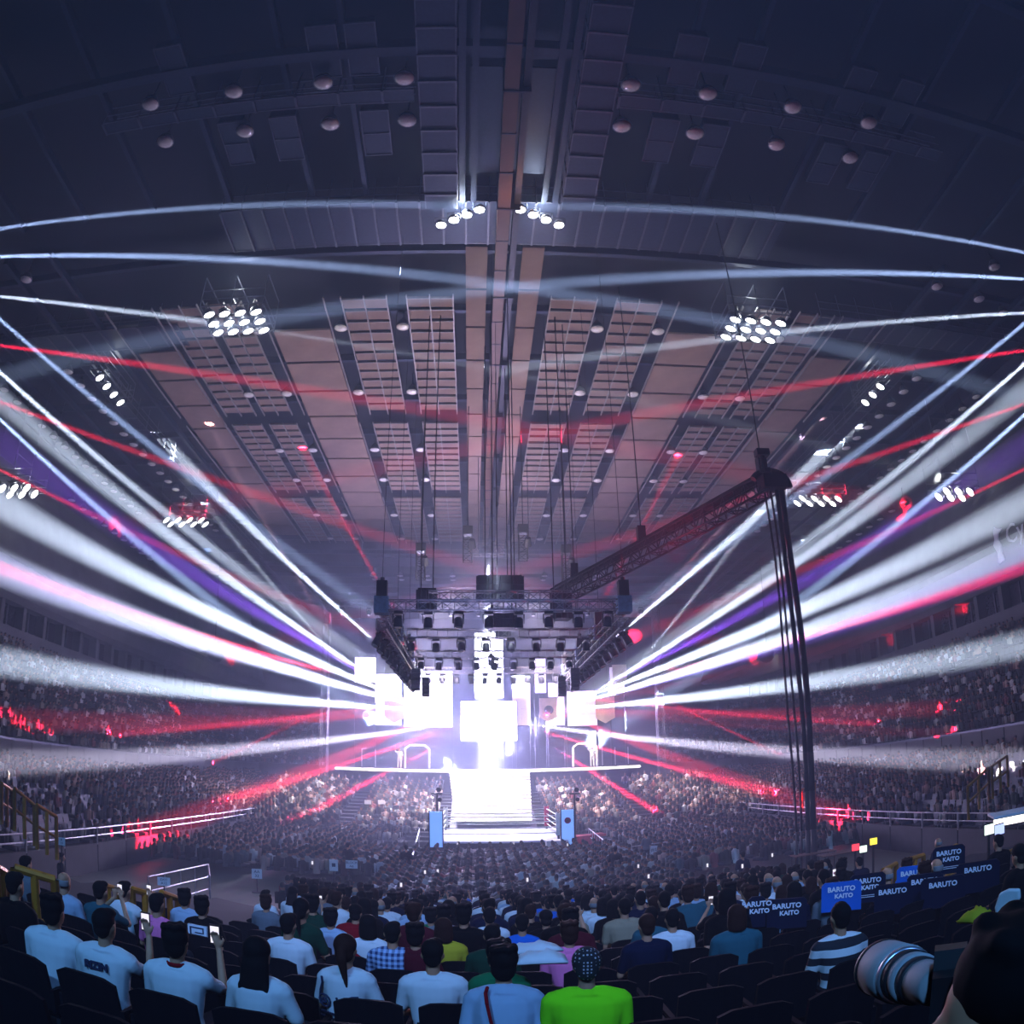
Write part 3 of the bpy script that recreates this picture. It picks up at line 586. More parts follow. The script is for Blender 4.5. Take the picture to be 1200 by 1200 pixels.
for i, (cx_, cy_, hw, lb) in enumerate([(462, 832, 12, 'pale pentagon banner left of the bright screen'), (430, 838, 11, 'dark outlined pentagon banner at the far left of the stage'), (643, 832, 11, 'pale pentagon banner with a ring emblem right of the stage centre'), (709, 832, 12, 'plain pale pink pentagon banner at the right of the stage'), (726, 790, 9, 'small pentagon banner high at the right of the stage')]):
    c = ony(cx_, cy_, 64.5); sx = hw/900*64.5; h_ = sx*1.35
    t = thing('hanging_banner', lb, 'banner', c)
    MB().prism([(-sx, h_), (sx, h_), (sx, -h_*.6), (0, -h_), (-sx, -h_*.6)], -.02, .02, lambda x, z, y: (x, y, z)).build('cloth', M['ink'] if i == 1 else M['banner'], t)
    MB().bar((-sx-.1, 0, h_), (sx+.1, 0, h_), .04).bar((-sx, 0, h_), (-sx, 0, 19-c.z), .02).bar((sx, 0, h_), (sx, 0, 19-c.z), .02).build('hanging_bar', M['dark'], t)
    if i in (1, 2): MB().lathe([(sx*.5, 0), (sx*.5, .02), (sx*.36, .02), (sx*.36, 0)], 20, (0, -.03, 0), (0, -1, 0)).build('emblem', M['banner'] if i == 1 else M['ink'], t)
top = thing('stage_truss', 'long truss that carries banners and lamps above the stage', 'truss', (0, 0, 0))
box_truss((-15, 64.5, 19.2), (15, 64.5, 19.2), .6, .9, 'truss_beam', top)
for x in (-14.5, 14.5): box_truss((x, 64.5, 0), (x, 64.5, 19.2), .6, .9, 'truss_leg', top)
for i in range(12): x = -13.2+2.4*i; put_light((x, 64.5, 18.85), f'stage light under the long stage truss, {ORD[i]} from the left', 'stage lights under the stage truss')
MB().box(-15.5, 15.5, 70, 70.3, 0, 19).build('stage_backdrop', M['blackbox'], None); tag(bpy.data.objects['stage_backdrop'], 'tall dark backdrop wall behind the stage screens', 'backdrop')
# arches with lit figures on the deck
for s, px in ((-1, 489), (1, 686)):
    p = ony(px, 898, 62.5); t = thing('gate_arch', f'small lit white arch standing on the {sd(s)} of the stage deck', 'arch', (p.x, 62.5, dz))
    MB().tube([(-1, 0, 0), (-1, 0, 1.7), (-.6, 0, 2.0), (.6, 0, 2.0), (1, 0, 1.7), (1, 0, 0)], .09, 6).build('arch_frame', M['white_cloth'], t)
    MB().box(-1.2, 1.2, -.3, .3, 0, .08).build('base', M['dark'], t)
    glow((p.x, 61.5, dz+3), 500, (1, .8, .6), .3)
# poles of pyrotechnics on the deck edge
for i, px in enumerate((424, 440, 706, 721, 738)):
    p = ony(px, 890, 61.8); t = thing('flame_pole', f'thin pole on the stage deck, {ORD[i] if i<2 else ORD[i-2]} from the left on the {"left" if i<2 else "right"} side', 'pole', (p.x, 61.8+ (0 if abs(p.x)<11 else .6), dz)); MB().bar((0, 0, 0), (0, 0, 1.6), .04, 6).build('pole', M['chrome'], t); MB().lathe([(.12, 0), (.12, .1), (.04, .12)], 8).build('base', M['dark'], t)

# ------------------------------------------------------------------ signs, rails, tables on the floor
def text(body, size, m, parent, loc, rot, ext=.004, name='lettering', align='CENTER', sx=1, bold=0):
    c = bpy.data.curves.new(name, 'FONT'); c.body = body; c.size = size; c.extrude = ext; c.align_x = align; c.align_y = 'CENTER'; c.resolution_u = 2; c.offset = bold
    o = bpy.data.objects.new('tmp', c); COL.objects.link(o); dg = bpy.context.evaluated_depsgraph_get(); me = bpy.data.meshes.new_from_object(o.evaluated_get(dg)); bpy.data.objects.remove(o)
    me.materials.clear(); me.materials.append(M[m]); q = link(name, me, parent, loc); q.rotation_euler = rot; q.scale = (sx, 1, 1); return q
wr = bpy.data.objects['trim_2']
sg = thing('wall_sign', 'white wall lettering with a small winged figure high on the right wall', 'sign', onx(1174, 637, 38.7))
text('Cygames', 2.1, 'white_txt', sg, (-.25, -.9, .2), (R(90), 0, R(-90)), .03, align='LEFT')
MB().prism([(-.5, -1.4), (.35, -1.5), (.25, -.6), (.6, .1), (.3, .5), (.35, 1.1), (.1, 1.4), (-.2, 1.2), (-.9, 1.0), (-.3, .8), (-.15, .3), (-.45, -.2), (-.3, -.8)], -.05, .05, lambda y, z, x: (x-.25, y+.2, z)).build('emblem', M['white_txt'], sg)
def board(label, px, depth, wpx, hpx, body=None, group=None):
    p = ony(*px, depth); sc_ = (p-CAM).length/900; w_, h_ = wpx*sc_, hpx*sc_
    t = thing('notice_board', label, 'sign', (p.x, p.y, p.z), -math.atan2(p.x-CAM.x, p.y)*1.0)
    MB().box(-w_/2, w_/2, -.01, .01, -h_/2, h_/2).build('board', M['paper'], t)
    MB().bar((0, .03, -p.z), (0, .03, h_/2), .02).box(-.2, .2, -.1, .2, -p.z, -p.z+.03).build('stand', M['dark'], t)
    if body: text(body, h_*.42, 'ink', t, (0, -.015, 0), (R(90), 0, 0), .002)
board('white notice board at the floor edge by the left walkway', (192, 1033), 21, 15, 10, 'EXIT\nA12'); board('white block number board on the open floor', (301, 1024), 27, 12, 12, 'AA\n33')
board('square white board by the folding table', (391, 1014), 29, 10, 14, '■'); board('white board with two text lines by the folding table', (412, 1013), 29, 14, 10, 'BLOCK\nA6')
board('tall white check-pattern board on the right floor aisle', (769, 999), 33, 13, 17, '###\n###'); board('small white board on the rail of the left stand', (72, 986), 18, 9, 9, 'A\n10')
for i, (px, dd) in enumerate([((431, 940), 50), ((447, 940), 50), ((464, 946), 47), ((482, 947), 47)]): board(f'small far white board left of the ring, {ORD[i]} from the left', px, dd, 8, 5)
def barrier(label, pts, h=1.05, m='chrome'):
    t = thing('crowd_barrier', label, 'railing', (0, 0, 0))
    P = [Vector(p) for p in pts]; L = sum((b-a).length for a, b in zip(P, P[1:]))
    r = MB()
    for z in (h, h*.55, .12): r.tube([p+Vector((0, 0, z)) for p in P], .028, 6)
    r.build('rail', M[m], t)
    pk = MB().bar((0, 0, 0), (0, 0, h), .024, 6).mesh('post', M[m])
    for a, b in zip(P, P[1:]):
        n = max(1, round((b-a).length/1.2))
        for k in range(n+1): link('post', pk, t, a.lerp(b, k/n))
def fl(px, py, z=0): p = onz(px, py, z); return (p.x, p.y, z)
barrier('steel rail along the aisle left of the near floor seats', [fl(484, 1030), fl(492, 990)]); barrier('steel rail on the right of the ring front aisle', [fl(690, 990), fl(712, 1012)])
barrier('steel rail across the left aisle mouth', [fl(440, 1022), fl(482, 1022)]); barrier('low steel rail among the left floor seats', [fl(385, 998), fl(447, 968)])
barrier('long steel rail through the right floor seats', [fl(722, 955), fl(775, 975)]); barrier('steel rail at the corner of the open left floor', [fl(175, 1065), fl(245, 1045), fl(247, 1062)])
barrier('steel rail fencing the right open floor', [fl(708, 1022), fl(800, 1008)])
def yrail(label, px0, px1, depth, base, h=1.0):
    a, b = ony(*px0, depth), ony(*px1, depth*1.04); t = thing('handrail', label, 'railing', (0, 0, 0)); r = MB()
    dz_ = Vector((0, 0, -h*.85)); m_ = a.lerp(b, .5)
    r.tube([a+dz_, a, b, b+dz_], .045, 8); r.tube([a+dz_*.55, b+dz_*.55], .035, 6); r.build('rail', M['rail'], t)
    for q in (a, m_, b): r2 = MB().bar(q, q+dz_*1.15, .045, 8); r2.build('post', M['rail'], t)
for lb, p0, p1, dd in [('yellow handrail at the left edge by the aisle steps', (-5, 1016), (8, 1024), 5.6), ('yellow handrail behind the man in grey at the left', (17, 1017), (64, 1031), 6.0), ('yellow handrail near the pink shirt, left one', (116, 1036), (136, 1042), 8.5), ('yellow handrail near the pink shirt, middle one', (155, 1042), (184, 1050), 8.8),
    ('yellow handrail near the pink shirt, right one', (189, 1046), (208, 1053), 9.2), ('upper yellow stair rail at the left stand', (2, 918), (14, 926), 15), ('middle yellow stair rail at the left stand', (17, 924), (40, 943), 14.5), ('lower yellow stair rail at the left stand', (43, 943), (66, 957), 14),
    ('yellow handrail by the lettered seat covers, left one', (1035, 1020), (1050, 1012), 11), ('yellow handrail by the lettered seat covers, middle one', (1062, 1008), (1082, 1002), 11), ('yellow handrail by the lettered seat covers, right one', (1100, 1001), (1121, 991), 10.5), ('yellow handrail at the right edge among dark seats', (1180, 1000), (1204, 990), 9.5),
    ('upper yellow stair rail at the right stand', (1162, 898), (1180, 886), 18), ('lower yellow stair rail at the right stand', (1134, 922), (1158, 900), 18), ('small yellow stair rail deep in the right stand', (940, 925), (955, 918), 36)]:
    yrail(lb, p0, p1, dd, 0)
def table(label, px, py, w_, d_, cloth, rz=0):
    p = fl(px, py); t = thing('folding_table', label, 'table', p, rz)
    MB().box(-w_/2, w_/2, -d_/2, d_/2, .7, .74).build('tabletop', M[cloth], t)
    for x in (-1, 1):
        for y in (-1, 1): MB().bar((x*(w_/2-.08), y*(d_/2-.06), 0), (x*(w_/2-.08), y*(d_/2-.06), .7), .02).build('leg', M['dark'], t)
    if cloth == 'cloth_red': MB().box(-w_/2-.01, w_/2+.01, -d_/2-.01, -d_/2, .1, .72).build('cloth_front', M[cloth], t)
table('pale folding table on the left aisle', 418, 1012, 1.8, .6, 'paper'); table('long table with red cloth right of the ring', 705, 990, 4.2, .8, 'cloth_red', .5); table('brown control table right of the cable drop, left one', 953, 1020, 1.8, .7, 'brown'); table('brown control table right of the cable drop, right one', 985, 1020, 1.8, .7, 'brown')
for i, (px, c) in enumerate([((1003, 993), 'red'), ((1012, 995), 'white'), ((1024, 986), 'yellow'), ((1160, 972), 'white'), ((1172, 972), 'blue')]):
    p = ony(*px, 20 if i < 3 else 12); col = dict(red=(1, .05, .08), white=(.8, 1, .9), yellow=(1, .8, .05), blue=(.4, .5, 1))[c]
    M['scr'+c+str(i)] = mat('lit_monitor_'+c, (.1, .1, .1), .4, emis=col, strength=1.6, var=0)
    t = thing('monitor', f'small lit {c} monitor among the dark control desks' if i < 3 else f'small lit {c} monitor beside the lit booth at the right', 'screen', p)
    MB().box(-.12, .12, 0, .03, -.1, .1).build('screen', M['scr'+c+str(i)], t); MB().box(-.14, .14, .03, .06, -.12, .12).box(-.03, .03, .03, .06, -p.z+.0, -.1).build('stand', M['black'], t)
p = ony(1190, 958, 12.5); t = thing('lit_booth', 'white-topped lit control booth at the right edge', 'booth', p, -.5)
MB().box(-.5, .9, 0, .8, .05, .1).build('roof', M['paper'], t); MB().box(-.5, .9, .0, .05, -.12, .03).build('light_box', M['led_pink'], t)
MB().box(-.45, -.4, .3, .35, -p.z, .05).box(.8, .85, .3, .35, -p.z, .05).build('post', M['dark'], t)

# ------------------------------------------------------------------ people: continuous bodies grown from limbs, fused and smoothed
def srgb(h): return tuple(((int(h[i:i+2], 16)/255)**2.2) for i in (0, 2, 4))
M.update(skin=mat('skin', srgb('c08a6c'), .55, var=.06), hair_black=mat('black_hair', (.006, .0055, .007), .8, spec=.08), hair_brown=mat('dark_brown_hair', (.03, .011, .008), .75, spec=.08), hair_grey=mat('grey_hair', (.2, .2, .21), .6), trousers=mat('dark_trousers', (.02, .025, .04), .8),
 phone=mat('phone_case', (.02, .02, .02), .3), phone_lit=mat('lit_phone_screen', (.1, .1, .1), .3, emis=(.9, .85, 1), strength=1.1, var=0), lensgrey=mat('pale_lens_barrel', (.4, .4, .42), .65, spec=.15), lensring=mat('dark_lens_ring', (.02, .02, .025), .5))
SH = dict(white='d8dce0', pale_blue='9fb4cc', black='0c0d11', navy='141c33', grey='6a7078', red='8e1420', green='1a6b45', teal='2c5a66', yellow='b5a52c', pink='f07ab0', purple='7a3fa0', neon='8cff20', maroon='511824', blue='1d66c8', tan='9a8a72', dark_green='123a2c', peach='c89a88')
for k, v in SH.items(): M['sh_'+k] = mat(k+'_cloth', srgb(v), .85, var=.1, scale=3, spec=.1)
def pattern(name, c1, c2, kind, sc_):
    m = bpy.data.materials.new(name); m.use_nodes = True; n = m.node_tree; b = n.nodes['Principled BSDF']; b.inputs['Roughness'].default_value = .85
    tc = n.nodes.new('ShaderNodeTexCoord'); mx = n.nodes.new('ShaderNodeMix'); mx.data_type = 'RGBA'; mx.inputs['A'].default_value = (*c1, 1); mx.inputs['B'].default_value = (*c2, 1)
    def bands(axis, s_, off=0):
        sp = n.nodes.new('ShaderNodeSeparateXYZ'); n.links.new(tc.outputs['Object'], sp.inputs[0])
        a = n.nodes.new('ShaderNodeMath'); a.operation = 'MULTIPLY'; a.inputs[1].default_value = s_; n.links.new(sp.outputs[axis], a.inputs[0])
        f = n.nodes.new('ShaderNodeMath'); f.operation = 'FRACT'; n.links.new(a.outputs[0], f.inputs[0])
        g = n.nodes.new('ShaderNodeMath'); g.operation = 'GREATER_THAN'; g.inputs[1].default_value = .5; n.links.new(f.outputs[0], g.inputs[0]); return g
    if kind == 'stripe': n.links.new(bands(2, sc_).outputs[0], mx.inputs['Factor'])
    elif kind == 'plaid':
        a, c = bands(0, sc_), bands(2, sc_); ad = n.nodes.new('ShaderNodeMath'); ad.operation = 'ADD'; n.links.new(a.outputs[0], ad.inputs[0]); n.links.new(c.outputs[0], ad.inputs[1])
        h = n.nodes.new('ShaderNodeMath'); h.operation = 'MULTIPLY'; h.inputs[1].default_value = .5; n.links.new(ad.outputs[0], h.inputs[0]); n.links.new(h.outputs[0], mx.inputs['Factor'])
    elif kind == 'dots':
        vo = n.nodes.new('ShaderNodeTexVoronoi'); vo.inputs['Scale'].default_value = sc_; vo.inputs['Randomness'].default_value = .1; n.links.new(tc.outputs['Object'], vo.inputs['Vector'])
        g = n.nodes.new('ShaderNodeMath'); g.operation = 'LESS_THAN'; g.inputs[1].default_value = .28; n.links.new(vo.outputs['Distance'], g.inputs[0]); n.links.new(g.outputs[0], mx.inputs['Factor'])
    n.links.new(mx.outputs['Result'], b.inputs['Base Color']); return m
M['sh_stripe'] = pattern('striped_cloth', (.01, .012, .02), (.75, .78, .8), 'stripe', 7.2); M['sh_plaid'] = pattern('plaid_cloth', (.01, .03, .12), (.35, .5, .75), 'plaid', 18); M['dots'] = pattern('dotted_cap', (.01, .01, .015), (.5, .5, .55), 'dots', 42)
def caps(mb, a, b, ra, rb, n=10, fl=1.0):   # tapered limb with rounded ends
    a, b = Vector(a), Vector(b); d = (b-a); L = d.length; d.normalize(); u = d.orthogonal().normalized(); v = d.cross(u); vs = []
    prof = [(-ra*.95, ra*.3), (-ra*.7, ra*.71), (0, ra), (L, rb), (L+rb*.7, rb*.71), (L+rb*.95, rb*.3)]
    for z, r in prof:
        for i in range(n): t = 2*math.pi*i/n; vs.append(a+d*z+(u*math.cos(t)+v*math.sin(t)*fl)*r)
    m = len(prof); mb.add(vs, [(j*n+i, j*n+(i+1) % n, (j+1)*n+(i+1) % n, (j+1)*n+i) for j in range(m-1) for i in range(n)]+[tuple(range(n))[::-1], tuple(range((m-1)*n, m*n))])
def loft(mb, secs, n=16):  # secs: (cx, cy, cz, rx, ry)
    vs = [(cx+rx*math.cos(2*math.pi*i/n), cy+ry*math.sin(2*math.pi*i/n), cz) for cx, cy, cz, rx, ry in secs for i in range(n)]; m = len(secs)
    mb.add(vs, [(j*n+i, j*n+(i+1) % n, (j+1)*n+(i+1) % n, (j+1)*n+i) for j in range(m-1) for i in range(n)]+[tuple(range(n))[::-1], tuple(range((m-1)*n, m*n))])
def ell(mb, c, rx, ry, rz, n=12, m=8):
    loft(mb, [(c[0], c[1], c[2]-rz*math.cos(math.pi*(j+.35)/(m-.3)), max(.004, rx*math.sin(math.pi*(j+.35)/(m-.3))), max(.004, ry*math.sin(math.pi*(j+.35)/(m-.3)))) for j in range(m)], n)
def fuse(mb, name, m, vox, sm=4):
    me = mb.mesh(name, m); o = bpy.data.objects.new('tmp', me); COL.objects.link(o)
    r = o.modifiers.new('r', 'REMESH'); r.mode = 'VOXEL'; r.voxel_size = vox
    s_ = o.modifiers.new('s', 'SMOOTH'); s_.iterations = sm; s_.factor = .5
    dg = bpy.context.evaluated_depsgraph_get(); out = bpy.data.meshes.new_from_object(o.evaluated_get(dg)); out.name = name
    bpy.data.objects.remove(o); out.materials.clear(); out.materials.append(m); out.shade_smooth(); return out
def hand(mb, w_, dirf, up_, s=1):   # palm, four bent fingers of unequal length, thumb from the side
    w_, f, u = Vector(w_), Vector(dirf).normalized(), Vector(up_).normalized(); sd_ = f.cross(u)*s
    caps(mb, w_, w_+f*.07, .027, .036, 8, .6)
    for k, L in enumerate((.060, .070, .066, .050)):
        a = w_+f*.085+sd_*(.026-.0175*k); b = a+f*L*.55-u*.006; c = b+f*L*.3-u*L*.45
        caps(mb, a, b, .0095, .009, 6); caps(mb, b, c, .009, .0075, 6)
    a = w_+f*.03+sd_*.03; b = a+f*.035+sd_*.028; caps(mb, a, b, .012, .0105, 6); caps(mb, b, b+f*.03-u*.01, .0105, .009, 6)
def torso(mb, sh, e=0, lean=0, low=.5):
    S = [(.50, .165, .125), (.56, .17, .125), (.66, .15, .105), (.78, .165*sh, .112), (.90, .185*sh, .115), (.985, .18*sh, .105), (1.03, .12*sh, .08)]
    loft(mb, [(0, -.02+lean*(z-.5), z, rx+e, ry+e) for z, rx, ry in S if z >= low])
    for s in (-1, 1): caps(mb, (s*.08*sh, lean*.5, 1.02), (s*.185*sh, lean*.48, .97), .05+e, .062+e)
def head_parts(mb, c):
    x, y, z = c
    loft(mb, [(x, y+.035, z-.125, .03, .025), (x, y+.03, z-.105, .05, .055), (x, y+.02, z-.06, .064, .078), (x, y+.01, z-.02, .07, .088), (x, y, z+.03, .074, .094), (x, y-.005, z+.075, .064, .082), (x, y-.005, z+.105, .036, .048), (x, y-.005, z+.115, .012, .016)])
    caps(mb, (x, y+.09, z+.0), (x, y+.112, z-.03), .009, .014, 6)              # nose
    for s in (-1, 1):
        ell(mb, (x+s*.078, y-.005, z-.012), .012, .02, .034, 8, 6); ell(mb, (x+s*.028, y+.082, z+.012), .014, .01, .009, 8, 5)   # ears, eyelids
        caps(mb, (x+s*.012, y+.098, z-.062), (x+s*.018, y+.09, z-.062), .007, .006, 6)  # lips
def make_body(name, pose, sh=1.0, lean=0, vox=.0125, turn=0):
    b = MB(); hz = 1.22; hy = -.0+lean*.62
    torso(b, sh, 0, lean); caps(b, (0, lean*.52, .98), (0, hy+.0, 1.13), .058, .052); head_parts(b, (0, hy+.01, hz))
    for s in (-1, 1):
        caps(b, (s*.09, .02, .53), (s*.13, .42, .55), .085, .06); caps(b, (s*.13, .43, .54), (s*.13, .40, .12), .058, .04); caps(b, (s*.13, .38, .06), (s*.15, .54, .035), .042, .035)
        S_ = Vector((s*.20*sh, lean*.47, .95)); 
        up = pose == 'both' or (pose == 'right' and s > 0)
        if up: E_ = Vector((s*.25, .20, .84)); W_ = Vector((s*(.05 if pose == 'both' else .17), .36, 1.10)); hd = (-s*.25, .05, 1)
        elif pose == 'stand': E_ = Vector((s*.25, -.02, .68)); W_ = Vector((s*.24, .14, .5)); hd = (0, .5, -1)
        else: E_ = Vector((s*.25, .06, .70)); W_ = Vector((s*.12, .30, .63)); hd = (-s*.3, 1, -.1)
        caps(b, S_, E_, .05, .038); caps(b, E_, W_, .037, .025)
        hand(b, W_+Vector(hd).normalized()*.01, hd, (0, -.3, 1) if not up else (0, 1, .1), -s)
    me = fuse(b, name, M['skin'], vox, 2)
    sh_ = MB(); torso(sh_, sh, .014, lean, .5)
    for s in (-1, 1):
        S_ = Vector((s*.20*sh, lean*.47, .95)); up = pose == 'both' or (pose == 'right' and s > 0)
        E_ = Vector((s*.25, .20, .84)) if up else Vector((s*.25, -.02, .68)) if pose == 'stand' else Vector((s*.25, .06, .70))
        caps(sh_, S_, S_.lerp(E_, .72), .062, .056)
    caps(sh_, (0, lean*.5, 1.0), (0, lean*.53, 1.045), .078, .062)
    shirt = fuse(sh_, 'shirt', M['sh_white'], .014, 3)
    tr = MB(); loft(tr, [(0, -.02, .44, .15, .12), (0, -.02, .5, .18, .135), (0, -.02, .57, .165, .12)])
    for s in (-1, 1): caps(tr, (s*.09, .02, .53), (s*.13, .42, .55), .098, .074); caps(tr, (s*.13, .43, .55), (s*.13, .40, .12), .07, .055)
    trousers = fuse(tr, 'trousers', M['trousers'], .018, 2)
    return dict(body=me, shirt=shirt, trousers=trousers, head=Vector((0, hy+.01, hz)))
def hair_mesh(kind):
    b = MB(); n = 16
    if kind == 'short':
        ell(b, (0, -.018, .038), .086, .098, .092, 14, 9); ell(b, (0, -.052, -.025), .07, .05, .07, 12, 7); ell(b, (.02, .03, .088), .06, .06, .04)
    elif kind == 'full':
        ell(b, (0, -.02, .04), .098, .108, .1, 14, 9); ell(b, (0, -.05, -.03), .085, .062, .09)
        for i in range(14): a = i*2.4; ell(b, (.07*math.cos(a), -.03+.07*math.sin(a), .1+.01*(i % 3)), .03, .03, .022, 7, 5)
    elif kind == 'long':
        ell(b, (0, -.02, .04), .094, .104, .096, 14, 9); loft(b, [(0, -.105, -.42, .06, .02), (0, -.105, -.36, .1, .035), (0, -.09, -.2, .105, .05), (0, -.06, -.05, .098, .07), (0, -.03, .05, .08, .07)])
        for i in range(9): x = -.09+.0225*i; caps(b, (x, -.11, -.2), (x*1.15, -.115, -.43-.02*(i % 3)), .018, .006, 6)
    elif kind == 'bob':
        ell(b, (0, -.02, .04), .1, .108, .1, 14, 9); loft(b, [(0, -.03, -.15, .095, .07), (0, -.03, -.1, .108, .085), (0, -.03, 0, .104, .09), (0, -.03, .06, .09, .085)])
    elif kind == 'tail':
        ell(b, (0, -.015, .04), .09, .1, .094, 14, 9); ell(b, (0, -.05, -.03), .075, .055, .07)
        caps(b, (0, -.105, .02), (.01, -.15, -.05), .03, .04, 10); caps(b, (.01, -.15, -.05), (.04, -.14, -.28), .04, .012, 10)
    elif kind == 'bald':
        loft(b, [(0, -.03, -.05, .079, .07), (0, -.025, -.01, .081, .084), (0, -.02, .03, .08, .085)])
    elif kind == 'cap':
        ell(b, (0, -.005, .045), .094, .108, .09, 14, 9); loft(b, [(0, .12, .035, .07, .07), (0, .12, .045, .07, .07)]); ell(b, (0, -.05, -.04), .078, .055, .06)
    elif kind == 'durag':
        ell(b, (0, -.015, .035), .096, .106, .1, 14, 9); ell(b, (0, -.07, -.01), .075, .05, .08)
    return b
HAIRS = {}
def hairm(kind, color):
    key = (kind, color)
    if key not in HAIRS:
        base = HAIRS.get(kind)
        if base is None: base = HAIRS[kind] = fuse(hair_mesh(kind), 'hair', M['hair_black'], .0115, 2)
        me = base.copy(); me.materials.clear(); me.materials.append(M[color]); HAIRS[key] = me
    return HAIRS[key]
SHIRTS = {}
def shirtm(bk, col):
    key = (bk, col)
    if key not in SHIRTS: me = BODY[bk]['shirt'].copy(); me.materials.clear(); me.materials.append(M['sh_'+col]); SHIRTS[key] = me
    return SHIRTS[key]
BODY = dict(rest=make_body('body', 'rest'), both=make_body('body', 'both'), right=make_body('body', 'right', 1.04), slim=make_body('body', 'rest', .86), lean=make_body('body', 'rest', 1.0, .28), broad=make_body('body', 'rest', 1.13, .06), slimr=make_body('body', 'right', .88, .1))
def person(loc, rz, bk, hair, hc, col, label, group, tr=True, phone=None, scale=1):
    t = thing('person', label, 'person', loc, rz, group); t.scale = (scale,)*3; B_ = BODY[bk]
    b = link('body', B_['body'], t); link('shirt', shirtm(bk, col), t); link('trousers', B_['trousers'], t)
    h = link('headscarf' if hair == 'durag' else 'cap' if hair == 'cap' else 'hair', hairm(hair, hc), t, B_['head'])
    return t
# chairs of the near stand
def chair_proto():
    t = thing('arena_chair', '', 'chair')
    b = MB(); n = 7
    for k in range(n-1):
        x0, x1 = -.23+.46*k/(n-1), -.23+.46*(k+1)/(n-1); c = lambda x: -.2-.04*(1-(x/.23)**2); tp = lambda x: .86-.05*abs(x/.23)**4
        b.add([(x0, c(x0), .46), (x1, c(x1), .46), (x1, c(x1)-.07, tp(x1)), (x0, c(x0)-.07, tp(x0)), (x0, c(x0)-.03, .46), (x1, c(x1)-.03, .46), (x1, c(x1)-.1, tp(x1)), (x0, c(x0)-.1, tp(x0))],
              [(0, 1, 2, 3), (7, 6, 5, 4), (3, 2, 6, 7), (1, 0, 4, 5), (0, 3, 7, 4), (2, 1, 5, 6)])
    b.build('backrest', M['seat'], t)
    MB().prism([(-.22, -.18), (.22, -.18), (.21, .2), (.17, .24), (-.17, .24), (-.21, .2)], .385, .425).build('seat', M['seat'], t)
    for s in (-1, 1): MB().box(s*.2-.02, s*.2+.02, -.17, .17, 0, .39).build('leg', M['dark'], t)
    for s in (-1, 1): MB().box(s*.245-.02, s*.245+.02, -.2, .15, .6, .63).box(s*.245-.015, s*.245+.015, -.26, -.2, .45, .63).build('armrest', M['seat'], t)
    return t
ch0 = chair_proto(); ch0_used = [False]
def chair(loc, rz, lab, grp):
    if not ch0_used[0]: ch0['label'] = lab; ch0['group'] = grp; ch0.location = loc; ch0.rotation_euler = (0, 0, rz); ch0_used[0] = True; return ch0
    return dup(ch0, loc, rz, lab, grp)
def seat_at(q, x):   # a place on row q at lateral x: location and heading
    r = YC-q; a = math.asin(max(-1, min(1, (x-XC)/r))); return Vector((XC+r*math.sin(a), YC-r*math.cos(a), tread(q))), a
def near_row(q): return min(ROWS, key=lambda k: abs(k-q))
